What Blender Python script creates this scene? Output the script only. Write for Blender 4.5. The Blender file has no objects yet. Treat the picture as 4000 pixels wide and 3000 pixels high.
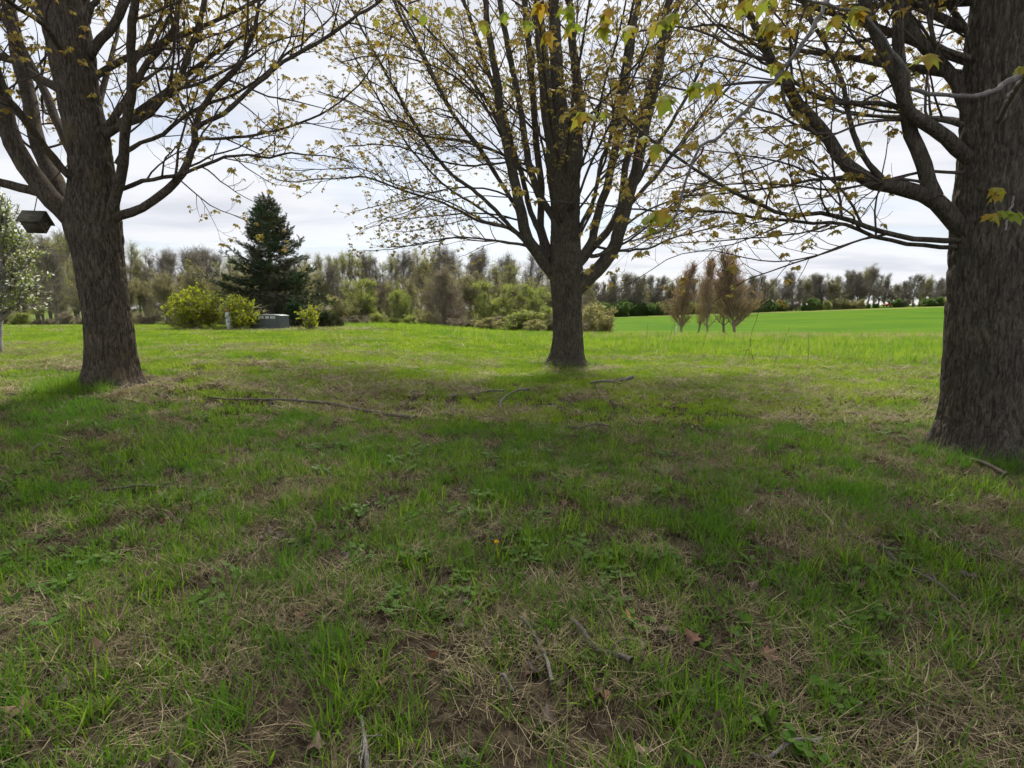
import bpy, math, random
import numpy as np
from mathutils import Vector, Matrix

# ------------------------------------------------------------------ camera
F = 2050.0                       # focal length in pixels of the 4000 x 3000 photograph
HORIZON = 1200.0
CAM_Z = 1.6
PITCH = math.atan((1500 - HORIZON) / F)
SC = bpy.context.scene
COL = SC.collection
cam_data = bpy.data.cameras.new('camera')
cam_data.sensor_width = 36.0
cam_data.lens = F / 4000 * 36.0
cam_data.clip_start = 0.05
cam_data.clip_end = 3000
cam = bpy.data.objects.new('camera', cam_data)
COL.objects.link(cam)
cam.location = (0, 0, CAM_Z)
cam.rotation_euler = (math.pi / 2 - PITCH, 0, 0)
SC.camera = cam

# ------------------------------------------------------------------ light
SUN_EL, SUN_AZ = 50.0, 4.0       # azimuth measured from +Y (straight ahead) to the right
world = bpy.data.worlds.new('World')
SC.world = world
world.use_nodes = True
wn, wl = world.node_tree.nodes, world.node_tree.links
wn.clear()
def N(tree, t, **kw):
    n = tree.new(t)
    for k, v in kw.items():
        setattr(n, k, v)
    return n
w_out = N(wn, 'ShaderNodeOutputWorld')
w_bg = N(wn, 'ShaderNodeBackground')
w_bg.inputs['Strength'].default_value = 0.1
w_sky = N(wn, 'ShaderNodeTexSky', sky_type='NISHITA', sun_disc=False)
w_sky.sun_elevation = math.radians(SUN_EL)
w_sky.sun_rotation = math.radians(SUN_AZ)
w_sky.air_density = 1.0
w_sky.dust_density = 1.0
w_tc = N(wn, 'ShaderNodeTexCoord')
w_sep = N(wn, 'ShaderNodeSeparateXYZ')
wl.new(w_tc.outputs['Generated'], w_sep.inputs[0])
def wmath(op, a, b=None):
    n = N(wn, 'ShaderNodeMath', operation=op)
    for i, v in enumerate((a, b)):
        if v is None: continue
        if isinstance(v, (int, float)): n.inputs[i].default_value = v
        else: wl.new(v, n.inputs[i])
    return n.outputs[0]
zz = wmath('ADD', wmath('MAXIMUM', w_sep.outputs['Z'], 0.0), 0.10)
cx = wmath('DIVIDE', w_sep.outputs['X'], zz)
cy = wmath('DIVIDE', w_sep.outputs['Y'], zz)
w_cmb = N(wn, 'ShaderNodeCombineXYZ')
wl.new(cx, w_cmb.inputs[0]); wl.new(cy, w_cmb.inputs[1])
def wnoise(scale, sx, sy, det, rough, off):
    m = N(wn, 'ShaderNodeMapping')
    m.inputs['Scale'].default_value = (sx, sy, 1)
    m.inputs['Location'].default_value = (off, off * 1.7, off * 0.3)
    m.inputs['Rotation'].default_value = (0, 0, 0.12)
    wl.new(w_cmb.outputs[0], m.inputs[0])
    n = N(wn, 'ShaderNodeTexNoise')
    n.inputs['Scale'].default_value = scale
    n.inputs['Detail'].default_value = det
    n.inputs['Roughness'].default_value = rough
    n.inputs['Distortion'].default_value = 0.3
    wl.new(m.outputs[0], n.inputs['Vector'])
    return n.outputs['Fac']
n1 = wnoise(0.6, 0.7, 1.1, 6, 0.55, 3.1)
n2 = wnoise(1.2, 0.6, 1.25, 5, 0.55, 9.4)
cov = N(wn, 'ShaderNodeMapRange', interpolation_type='SMOOTHSTEP')
wl.new(wmath('ADD', wmath('MULTIPLY', n1, 0.65), wmath('MULTIPLY', n2, 0.35)), cov.inputs[0])
cov.inputs[1].default_value = 0.36; cov.inputs[2].default_value = 0.56
cov.inputs[3].default_value = 0.66; cov.inputs[4].default_value = 1.0
cr = N(wn, 'ShaderNodeMix', data_type='RGBA')
cr.inputs[6].default_value = (4.15, 4.3, 4.7, 1)       # grey veil
cr.inputs[7].default_value = (5.25, 5.35, 5.6, 1)      # bright cloud
cmr = N(wn, 'ShaderNodeMapRange', interpolation_type='SMOOTHSTEP')
wl.new(n2, cmr.inputs[0]); cmr.inputs[1].default_value = 0.36; cmr.inputs[2].default_value = 0.6
wl.new(cmr.outputs[0], cr.inputs[0])
wm = N(wn, 'ShaderNodeMix', data_type='RGBA')
wl.new(cov.outputs[0], wm.inputs[0])
wl.new(w_sky.outputs[0], wm.inputs[6])
wl.new(cr.outputs[2], wm.inputs[7])
wl.new(wm.outputs[2], w_bg.inputs['Color'])
wl.new(w_bg.outputs[0], w_out.inputs[0])

sun_data = bpy.data.lights.new('sun', 'SUN')
sun_data.energy = 4.0
sun_data.angle = math.radians(16)
sun_data.color = (1.0, 0.95, 0.86)
sun = bpy.data.objects.new('sun', sun_data)
COL.objects.link(sun)
_el, _az = math.radians(SUN_EL), math.radians(SUN_AZ)
_sd = Vector((math.sin(_az) * math.cos(_el), math.cos(_az) * math.cos(_el), math.sin(_el)))
sun.rotation_euler = _sd.to_track_quat('Z', 'Y').to_euler()
sun.location = _sd * 60

vs = SC.view_settings
vs.view_transform = 'Standard'
vs.look = 'None'
vs.exposure = 0.85
vs.gamma = 1.0
SC.render.engine = 'CYCLES'
SC.cycles.max_bounces = 4
SC.cycles.diffuse_bounces = 2
SC.cycles.glossy_bounces = 2
SC.cycles.transmission_bounces = 3
SC.cycles.use_denoising = True
SC.cycles.use_adaptive_sampling = True
SC.cycles.adaptive_threshold = 0.03

# ------------------------------------------------------------------ pixel geometry and terrain
CP, SP = math.cos(PITCH), math.sin(PITCH)
def ray(px, py):
    u, v = (px - 2000) / F, -(py - 1500) / F
    return np.array([u, CP + v * SP, -SP + v * CP])
def at(px, py, Y):
    d = ray(px, py)
    return np.array([0, 0, CAM_Z]) + d * (Y / d[1])
def px_per_m(Y):
    return F / Y
def ss(a, b, x):
    t = np.clip((np.asarray(x, float) - a) / (b - a), 0, 1)
    return t * t * (3 - 2 * t)
def _hash(ix, iy, iz, seed):
    n = (ix * 374761393 + iy * 668265263 + iz * 2147483647 + seed * 1274126177) & 0xFFFFFFFF
    n = ((n ^ (n >> 13)) * 1274126177) & 0xFFFFFFFF
    return ((n ^ (n >> 16)) & 0xFFFFFF) / float(0xFFFFFF)
def vnoise(x, y, z=0.0, seed=0):
    x, y, z = np.broadcast_arrays(np.asarray(x, float), np.asarray(y, float), np.asarray(z, float))
    ix, iy, iz = np.floor(x).astype(np.int64), np.floor(y).astype(np.int64), np.floor(z).astype(np.int64)
    fx, fy, fz = x - ix, y - iy, z - iz
    fx, fy, fz = fx * fx * (3 - 2 * fx), fy * fy * (3 - 2 * fy), fz * fz * (3 - 2 * fz)
    r = 0
    for dx in (0, 1):
        for dy in (0, 1):
            for dz in (0, 1):
                w = (fx if dx else 1 - fx) * (fy if dy else 1 - fy) * (fz if dz else 1 - fz)
                r = r + w * _hash(ix + dx, iy + dy, iz + dz, seed)
    return r
def fbm(x, y, z=0.0, seed=0, octv=3):
    a, s, r = 0.5, 1.0, 0
    for i in range(octv):
        r = r + a * vnoise(np.asarray(x) * s, np.asarray(y) * s, np.asarray(z) * s, seed + i * 17)
        a *= 0.5; s *= 2.03
    return r / (1 - 0.5 ** octv)

def height(x, y):
    x, y = np.asarray(x, float), np.asarray(y, float)
    left = ss(0.5, -7.5, x)
    h = 0.40 * left * ss(1.5, 8, y) + 0.09 * ss(6, 14, y)
    yc = 25 + 5 * ss(6, -4, x)
    drop = ss(0, 32, y - yc) * (1.75 - 0.7 * ss(-2, -30, x))
    far = np.clip(-1.5 + (x - 44) * 0.0325, -1.8, 2.6)
    base = h - drop
    f = ss(62, 180, y)
    out = base * (1 - f) + far * f
    out = out + 0.05 * (fbm(x * 0.55, y * 0.55, seed=3) - 0.5) * ss(30, 4, y) * 1.6
    out = out + 0.10 * (fbm(x * 0.13 + 4, y * 0.13, seed=5) - 0.5) * ss(0, 10, y) * ss(60, 20, y)
    return out
def hz(x, y):
    return float(height(x, y))
_T = np.concatenate([np.arange(0.5, 12, 0.02), np.geomspace(12, 400, 2500)])
def ground(px, py):
    d = ray(px, py)
    P = np.array([0, 0, CAM_Z]) + d[None] * _T[:, None]
    hit = np.nonzero(P[:, 2] <= height(P[:, 0], P[:, 1]))[0]
    p = P[hit[0]] if len(hit) else P[-1]
    return np.array([p[0], p[1], hz(p[0], p[1])])

# ------------------------------------------------------------------ mesh helpers
def mesh_from(name, V, Fc, mats=(), smooth=True, mat_idx=None):
    """V (n,3); Fc list of (m,k) int arrays (k = 3 or 4)"""
    me = bpy.data.meshes.new(name)
    V = np.asarray(V, np.float32)
    if not isinstance(Fc, (list, tuple)): Fc = [Fc]
    Fc = [np.asarray(f, np.int32) for f in Fc if len(f)]
    me.vertices.add(len(V)); me.vertices.foreach_set('co', V.ravel())
    nl = sum(f.size for f in Fc); npoly = sum(len(f) for f in Fc)
    me.loops.add(nl); me.loops.foreach_set('vertex_index', np.concatenate([f.ravel() for f in Fc]))
    me.polygons.add(npoly)
    tot = np.concatenate([np.full(len(f), f.shape[1], np.int32) for f in Fc])
    st = np.concatenate([[0], np.cumsum(tot)[:-1]]).astype(np.int32)
    me.polygons.foreach_set('loop_start', st)
    try: me.polygons.foreach_set('loop_total', tot)
    except Exception: pass
    if smooth: me.polygons.foreach_set('use_smooth', np.ones(npoly, bool))
    for m in mats: me.materials.append(m)
    if mat_idx is not None: me.polygons.foreach_set('material_index', np.asarray(mat_idx, np.int32))
    me.update(calc_edges=True)
    return me
def link(name, me, parent=None, loc=None):
    o = bpy.data.objects.new(name, me)
    COL.objects.link(o)
    if parent is not None: o.parent = parent
    if loc is not None: o.location = loc
    return o
def tag(o, label=None, cat=None, group=None, kind=None):
    if label: o['label'] = label
    if cat: o['category'] = cat
    if group: o['group'] = group
    if kind: o['kind'] = kind
    return o
def thing(name, label, cat, loc=(0, 0, 0), rz=0, group=None):
    o = bpy.data.objects.new(name, None)
    o.empty_display_size = 0.2
    COL.objects.link(o)
    o.location = loc; o.rotation_euler = (0, 0, rz)
    return tag(o, label, cat, group)
def nrm(a):
    return a / np.maximum(np.linalg.norm(a, axis=-1, keepdims=True), 1e-9)
def tubes(P, R, sides, cap=True):
    """P (n,k,3) R (n,k) -> V, quads"""
    P = np.asarray(P, float); R = np.asarray(R, float)
    n, k, _ = P.shape
    T = np.empty_like(P)
    T[:, 1:-1] = P[:, 2:] - P[:, :-2]; T[:, 0] = P[:, 1] - P[:, 0]; T[:, -1] = P[:, -1] - P[:, -2]
    T = nrm(T)
    ov = nrm(P[:, -1] - P[:, 0])
    ref = np.where(np.abs(ov[:, 2:3]) < 0.75, np.array([[0, 0, 1.0]]), np.array([[1.0, 0.13, 0]]))
    A = np.cross(T, ref[:, None, :]); A = nrm(A)
    B = np.cross(T, A)
    th = np.arange(sides) * 2 * math.pi / sides
    V = P[:, :, None, :] + R[:, :, None, None] * (np.cos(th)[None, None, :, None] * A[:, :, None, :] + np.sin(th)[None, None, :, None] * B[:, :, None, :])
    V = V.reshape(-1, 3)
    i = np.arange(n)[:, None, None] * (k * sides); j = np.arange(k - 1)[None, :, None] * sides
    s = np.arange(sides)[None, None, :]; s2 = (s + 1) % sides
    Q = np.stack([i + j + s, i + j + s2, i + j + sides + s2, i + j + sides + s], -1).reshape(-1, 4)
    return V, Q
def merge(parts):
    """parts: list of (V, [faces]) -> V, {k: faces}"""
    Vs, T, Q, off = [], [], [], 0
    for V, fs in parts:
        if not isinstance(fs, (list, tuple)): fs = [fs]
        for f in fs:
            if len(f) == 0: continue
            (T if f.shape[1] == 3 else Q).append(np.asarray(f) + off)
        Vs.append(V); off += len(V)
    out = []
    if T: out.append(np.concatenate(T))
    if Q: out.append(np.concatenate(Q))
    return np.concatenate(Vs), out
def scatter(V, Fc, M, O):
    """copies of proto V with matrices M (n,3,3) and offsets O (n,3)"""
    n = len(O)
    W = np.einsum('nij,vj->nvi', M, V) + O[:, None, :]
    FF = (np.asarray(Fc)[None] + (np.arange(n) * len(V))[:, None, None]).reshape(-1, np.asarray(Fc).shape[1])
    return W.reshape(-1, 3), FF
def rand_dir(rng, n):
    return nrm(rng.normal(size=(n, 3)))
def frames(Z, rng=None, spin=None):
    """matrices whose third column is Z, random spin"""
    Z = nrm(Z); n = len(Z)
    ref = np.where(np.abs(Z[:, 2:3]) < 0.9, np.array([[0, 0, 1.0]]), np.array([[1.0, 0, 0]]))
    X = nrm(np.cross(ref, Z)); Y = np.cross(Z, X)
    a = rng.uniform(0, 2 * math.pi, n) if spin is None else spin
    c, s = np.cos(a)[:, None], np.sin(a)[:, None]
    return np.stack([X * c + Y * s, Y * c - X * s, Z], -1)
def curve_batch(P0, D0, L, K, up=0.0, wig=0.1, rng=None, down0=0.0):
    """curving shoots; up: pull towards the zenith over the length"""
    n = len(P0)
    P = np.empty((n, K, 3)); P[:, 0] = P0
    d = nrm(np.asarray(D0, float))
    up = np.broadcast_to(np.asarray(up, float), (n,))
    step = (np.asarray(L, float) / (K - 1))[:, None]
    for k in range(1, K):
        d = d + rng.normal(size=(n, 3)) * wig
        d[:, 2] += up * (1.0 / (K - 1)) - (down0 / (K - 1) if k <= K // 3 else 0)
        d = nrm(d)
        P[:, k] = P[:, k - 1] + d * step
    return P
def catmull(pts, n_out):
    pts = np.asarray(pts, float)
    if len(pts) == 2:
        t = np.linspace(0, 1, n_out)[:, None]
        return pts[0] * (1 - t) + pts[1] * t
    p = np.vstack([2 * pts[0] - pts[1], pts, 2 * pts[-1] - pts[-2]])
    out = []
    t = np.linspace(0, len(pts) - 1 - 1e-6, n_out)
    for tt in t:
        i = int(tt); f = tt - i
        a, b, c, d = p[i], p[i + 1], p[i + 2], p[i + 3]
        out.append(0.5 * ((2 * b) + (-a + c) * f + (2 * a - 5 * b + 4 * c - d) * f * f + (-a + 3 * b - 3 * c + d) * f ** 3))
    return np.array(out)
def resample(pts, n_out):
    pts = np.asarray(pts, float)
    seg = np.linalg.norm(np.diff(pts, axis=0), axis=1)
    s = np.concatenate([[0], np.cumsum(seg)])
    q = np.linspace(0, s[-1], n_out)
    return np.stack([np.interp(q, s, pts[:, i]) for i in range(3)], -1)

# ------------------------------------------------------------------ materials
def newmat(name):
    m = bpy.data.materials.new(name)
    m.use_nodes = True
    m.node_tree.nodes.clear()
    return m, m.node_tree.nodes, m.node_tree.links
def mixrgb(nt, lk, fac, a, b, blend='MIX'):
    n = N(nt, 'ShaderNodeMix', data_type='RGBA', blend_type=blend)
    for i, v in ((0, fac), (6, a), (7, b)):
        if isinstance(v, (int, float)): n.inputs[i].default_value = v
        elif isinstance(v, tuple): n.inputs[i].default_value = v if len(v) == 4 else (*v, 1)
        else: lk.new(v, n.inputs[i])
    return n.outputs[2]
def maprange(nt, lk, v, a, b, c=0.0, d=1.0):
    n = N(nt, 'ShaderNodeMapRange', interpolation_type='SMOOTHSTEP')
    lk.new(v, n.inputs[0])
    for i, q in enumerate((a, b, c, d)): n.inputs[i + 1].default_value = q
    return n.outputs[0]
def noise(nt, lk, vec, scale, det=4, rough=0.55, map_scale=None, dist=0.0):
    if map_scale is not None:
        mp = N(nt, 'ShaderNodeMapping'); mp.inputs['Scale'].default_value = map_scale
        lk.new(vec, mp.inputs[0]); vec = mp.outputs[0]
    n = N(nt, 'ShaderNodeTexNoise')
    n.inputs['Scale'].default_value = scale; n.inputs['Detail'].default_value = det
    n.inputs['Roughness'].default_value = rough; n.inputs['Distortion'].default_value = dist
    lk.new(vec, n.inputs['Vector'])
    return n.outputs['Fac']
def bark_mat(name, dark, light, moss=None, scale=1.0, bump=0.8, moss_amt=0.35):
    m, nt, lk = newmat(name)
    out = N(nt, 'ShaderNodeOutputMaterial'); b = N(nt, 'ShaderNodeBsdfPrincipled')
    b.inputs['Roughness'].default_value = 0.95
    b.inputs['Specular IOR Level'].default_value = 0.15
    g = N(nt, 'ShaderNodeNewGeometry')
    pos = g.outputs['Position']
    r = noise(nt, lk, pos, 46 * scale, 6, 0.66, (1, 1, 0.17), 0.8)
    r2 = noise(nt, lk, pos, 60 * scale, 4, 0.6, (1, 1, 0.35), 0.2)
    big = noise(nt, lk, pos, 3.2 * scale, 5, 0.6)
    c = mixrgb(nt, lk, maprange(nt, lk, r, 0.40, 0.60), tuple(x * 0.8 for x in dark), light)
    c = mixrgb(nt, lk, maprange(nt, lk, r2, 0.35, 0.65, 0.0, 0.45), c, tuple(x * 0.9 for x in dark))
    c = mixrgb(nt, lk, maprange(nt, lk, big, 0.35, 0.7, 0.0, 0.45), c, tuple(x * 0.55 for x in dark))
    if moss:
        mo = noise(nt, lk, pos, 3.0 * scale, 5, 0.65)
        c = mixrgb(nt, lk, maprange(nt, lk, mo, 0.5, 0.72, 0.0, moss_amt), c, moss)
    lk.new(c, b.inputs['Base Color'])
    ad = N(nt, 'ShaderNodeMath', operation='MULTIPLY_ADD')
    lk.new(r2, ad.inputs[0]); ad.inputs[1].default_value = 0.4; lk.new(r, ad.inputs[2])
    bp = N(nt, 'ShaderNodeBump'); bp.inputs['Strength'].default_value = bump; bp.inputs['Distance'].default_value = 0.03 / scale
    lk.new(ad.outputs[0], bp.inputs['Height']); lk.new(bp.outputs[0], b.inputs['Normal'])
    lk.new(b.outputs[0], out.inputs[0])
    return m
def leaf_mat(name, cols, trans=0.4, patch=None, patch_scale=0.5, rough=0.6, tmul=1.25):
    """cols: 2-3 colours chosen per leaf; patch: colour mixed in by world-space noise"""
    m, nt, lk = newmat(name)
    out = N(nt, 'ShaderNodeOutputMaterial')
    g = N(nt, 'ShaderNodeNewGeometry'); oi = N(nt, 'ShaderNodeObjectInfo')
    ad = N(nt, 'ShaderNodeMath', operation='ADD'); lk.new(g.outputs['Random Per Island'], ad.inputs[0]); lk.new(oi.outputs['Random'], ad.inputs[1])
    fr = N(nt, 'ShaderNodeMath', operation='FRACT'); lk.new(ad.outputs[0], fr.inputs[0])
    ramp = N(nt, 'ShaderNodeValToRGB')
    lk.new(fr.outputs[0], ramp.inputs[0])
    el = ramp.color_ramp.elements
    while len(el) < len(cols): el.new(0.5)
    for i, c in enumerate(cols):
        el[i].position = i / (len(cols) - 1); el[i].color = (*c, 1)
    c = ramp.outputs[0]
    if patch:
        nf = noise(nt, lk, g.outputs['Position'], patch_scale, 4, 0.6)
        c = mixrgb(nt, lk, maprange(nt, lk, nf, 0.42, 0.62, 0, 0.85), c, patch)
    d = N(nt, 'ShaderNodeBsdfPrincipled'); d.inputs['Roughness'].default_value = rough
    d.inputs['Specular IOR Level'].default_value = 0.2
    lk.new(c, d.inputs['Base Color'])
    if trans > 0:
        t = N(nt, 'ShaderNodeBsdfTranslucent')
        tc = mixrgb(nt, lk, 1.0, c, (tmul, tmul, tmul * 0.8, 1), 'MULTIPLY')
        lk.new(tc, t.inputs[0])
        mx = N(nt, 'ShaderNodeMixShader'); mx.inputs[0].default_value = trans
        lk.new(d.outputs[0], mx.inputs[1]); lk.new(t.outputs[0], mx.inputs[2])
        lk.new(mx.outputs[0], out.inputs[0])
    else:
        lk.new(d.outputs[0], out.inputs[0])
    return m
def plain_mat(name, col, rough=0.6, metal=0.0, var=0.25, scale=6.0, dirt=None, map_scale=None, bump=0.0):
    m, nt, lk = newmat(name)
    out = N(nt, 'ShaderNodeOutputMaterial'); b = N(nt, 'ShaderNodeBsdfPrincipled')
    b.inputs['Roughness'].default_value = rough; b.inputs['Metallic'].default_value = metal
    tc = N(nt, 'ShaderNodeTexCoord')
    nf = noise(nt, lk, tc.outputs['Object'], scale, 5, 0.6, map_scale)
    c = mixrgb(nt, lk, maprange(nt, lk, nf, 0.3, 0.7), tuple(x * (1 - var) for x in col), tuple(min(1, x * (1 + var * 0.5)) for x in col))
    if dirt:
        nd = noise(nt, lk, tc.outputs['Object'], scale * 0.4, 6, 0.7)
        c = mixrgb(nt, lk, maprange(nt, lk, nd, 0.48, 0.7, 0, 0.6), c, dirt)
    lk.new(c, b.inputs['Base Color'])
    if bump:
        bp = N(nt, 'ShaderNodeBump'); bp.inputs['Strength'].default_value = bump; bp.inputs['Distance'].default_value = 0.01
        lk.new(nf, bp.inputs['Height']); lk.new(bp.outputs[0], b.inputs['Normal'])
    lk.new(b.outputs[0], out.inputs[0])
    return m

def twig_mat(name, dark, light):
    m, nt, lk = newmat(name)
    out = N(nt, 'ShaderNodeOutputMaterial'); b = N(nt, 'ShaderNodeBsdfDiffuse')
    g = N(nt, 'ShaderNodeNewGeometry')
    lk.new(mixrgb(nt, lk, g.outputs['Random Per Island'], dark, light), b.inputs['Color'])
    lk.new(b.outputs[0], out.inputs[0])
    return m
M = {}
M['bark'] = bark_mat('maple_bark', (0.060, 0.051, 0.040), (0.160, 0.138, 0.108), (0.11, 0.112, 0.065), 1.0, 1.0)
M['bark_red'] = bark_mat('maple_bark_reddish', (0.060, 0.048, 0.037), (0.160, 0.130, 0.100), (0.15, 0.115, 0.05), 1.0, 1.0, 0.4)
M['twig'] = twig_mat('maple_twig', (0.05, 0.04, 0.033), (0.11, 0.09, 0.075))
M['pale_twig'] = bark_mat('pale_twig', (0.12, 0.11, 0.10), (0.24, 0.225, 0.21), None, 3.0, 0.3)
M['bg_bark'] = twig_mat('woodland_bark', (0.15, 0.135, 0.115), (0.27, 0.245, 0.21))
M['bg_bark_brown'] = twig_mat('brown_bark', (0.19, 0.155, 0.125), (0.31, 0.26, 0.21))
M['tan_bark'] = twig_mat('tan_bark', (0.19, 0.15, 0.11), (0.34, 0.27, 0.19))
M['stick'] = bark_mat('fallen_wood', (0.13, 0.115, 0.10), (0.30, 0.28, 0.25), None, 4.0, 0.5)
M['stick_dark'] = bark_mat('fallen_wood_dark', (0.09, 0.075, 0.06), (0.20, 0.175, 0.145), (0.10, 0.11, 0.06), 4.0, 0.5)
M['leaf'] = leaf_mat('young_maple_leaf', [(0.25, 0.155, 0.040), (0.30, 0.225, 0.055), (0.215, 0.215, 0.055)], 0.5, None)
M['leaf_near'] = leaf_mat('near_maple_leaf', [(0.34, 0.20, 0.03), (0.25, 0.25, 0.035), (0.40, 0.24, 0.04)], 0.5, (0.20, 0.28, 0.04), 5.0)
M['spruce'] = leaf_mat('spruce_needles', [(0.026, 0.052, 0.026), (0.045, 0.085, 0.034), (0.07, 0.115, 0.04)], 0.15, (0.075, 0.066, 0.034), 0.8)
M['yew'] = leaf_mat('yellow_green_shrub_leaf', [(0.31, 0.35, 0.012), (0.43, 0.46, 0.016), (0.20, 0.27, 0.018)], 0.5, None)
M['pear'] = leaf_mat('pear_leaf', [(0.19, 0.26, 0.06), (0.28, 0.35, 0.10)], 0.5, None)
M['blossom'] = leaf_mat('white_blossom', [(0.72, 0.73, 0.66), (0.86, 0.86, 0.82)], 0.4, None)
M['lf_olive'] = leaf_mat('olive_leaf', [(0.31, 0.295, 0.105), (0.43, 0.41, 0.15)], 0.6, None)
M['lf_green'] = leaf_mat('fresh_green_leaf', [(0.26, 0.33, 0.05), (0.38, 0.43, 0.085)], 0.55, None)
M['lf_lime'] = leaf_mat('lime_leaf', [(0.26, 0.34, 0.04), (0.36, 0.43, 0.065)], 0.5, None)
M['lf_grey'] = leaf_mat('grey_bud', [(0.32, 0.28, 0.20), (0.41, 0.36, 0.24)], 0.55, None)
M['lf_dark'] = leaf_mat('hedge_leaf', [(0.075, 0.15, 0.035), (0.15, 0.24, 0.05)], 0.45, None)
M['lf_red'] = leaf_mat('red_samara', [(0.42, 0.17, 0.13), (0.48, 0.27, 0.17)], 0.6, None)
M['lf_orange'] = leaf_mat('orange_bud', [(0.52, 0.33, 0.11), (0.44, 0.37, 0.12)], 0.6, None)

# ------------------------------------------------------------------ ground
LEFT_D, MID_D, RIGHT_D = 8.0, 13.7, 5.6
TRUNK_XY = [at(440, 1490, LEFT_D)[:2], at(2218, 1430, MID_D)[:2], at(3838, 1790, RIGHT_D)[:2]]
def lush(x, y):
    """1 = fresh green sward, 0 = dead thatch"""
    x, y = np.asarray(x, float), np.asarray(y, float)
    n = fbm(x * 0.55 + 7, y * 0.8, seed=21, octv=4)
    n2 = fbm(x * 1.9, y * 2.4 + 3, seed=33, octv=3)
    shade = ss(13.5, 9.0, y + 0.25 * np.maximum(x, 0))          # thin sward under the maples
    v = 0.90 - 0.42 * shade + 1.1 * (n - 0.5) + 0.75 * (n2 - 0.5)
    strip = np.exp(-((y - 26.5 - 0.02 * x) / 1.6) ** 2) * ss(-3, -7, x) * ss(-20, -14, x)
    for tx, ty in TRUNK_XY:
        v = v - 0.7 * np.exp(-(np.hypot(x - tx, y - ty) / 1.1) ** 2)
    return np.clip(v - 0.9 * strip, 0, 1)
def tallness(x, y):
    """unmown meadow grass on the right beyond the mowing edge"""
    x, y = np.asarray(x, float), np.asarray(y, float)
    edge = 18.5 - 0.62 * (x - 3.2)
    e2 = np.where(x < 3.2, 18.5 + (3.2 - x) * 0.85, np.maximum(edge, 10.0))
    return ss(-0.5, 0.6, y - e2 + 0.8 * (fbm(x * .5, y * .5, seed=8) - 0.5)) * ss(-14, -4, x)

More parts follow.
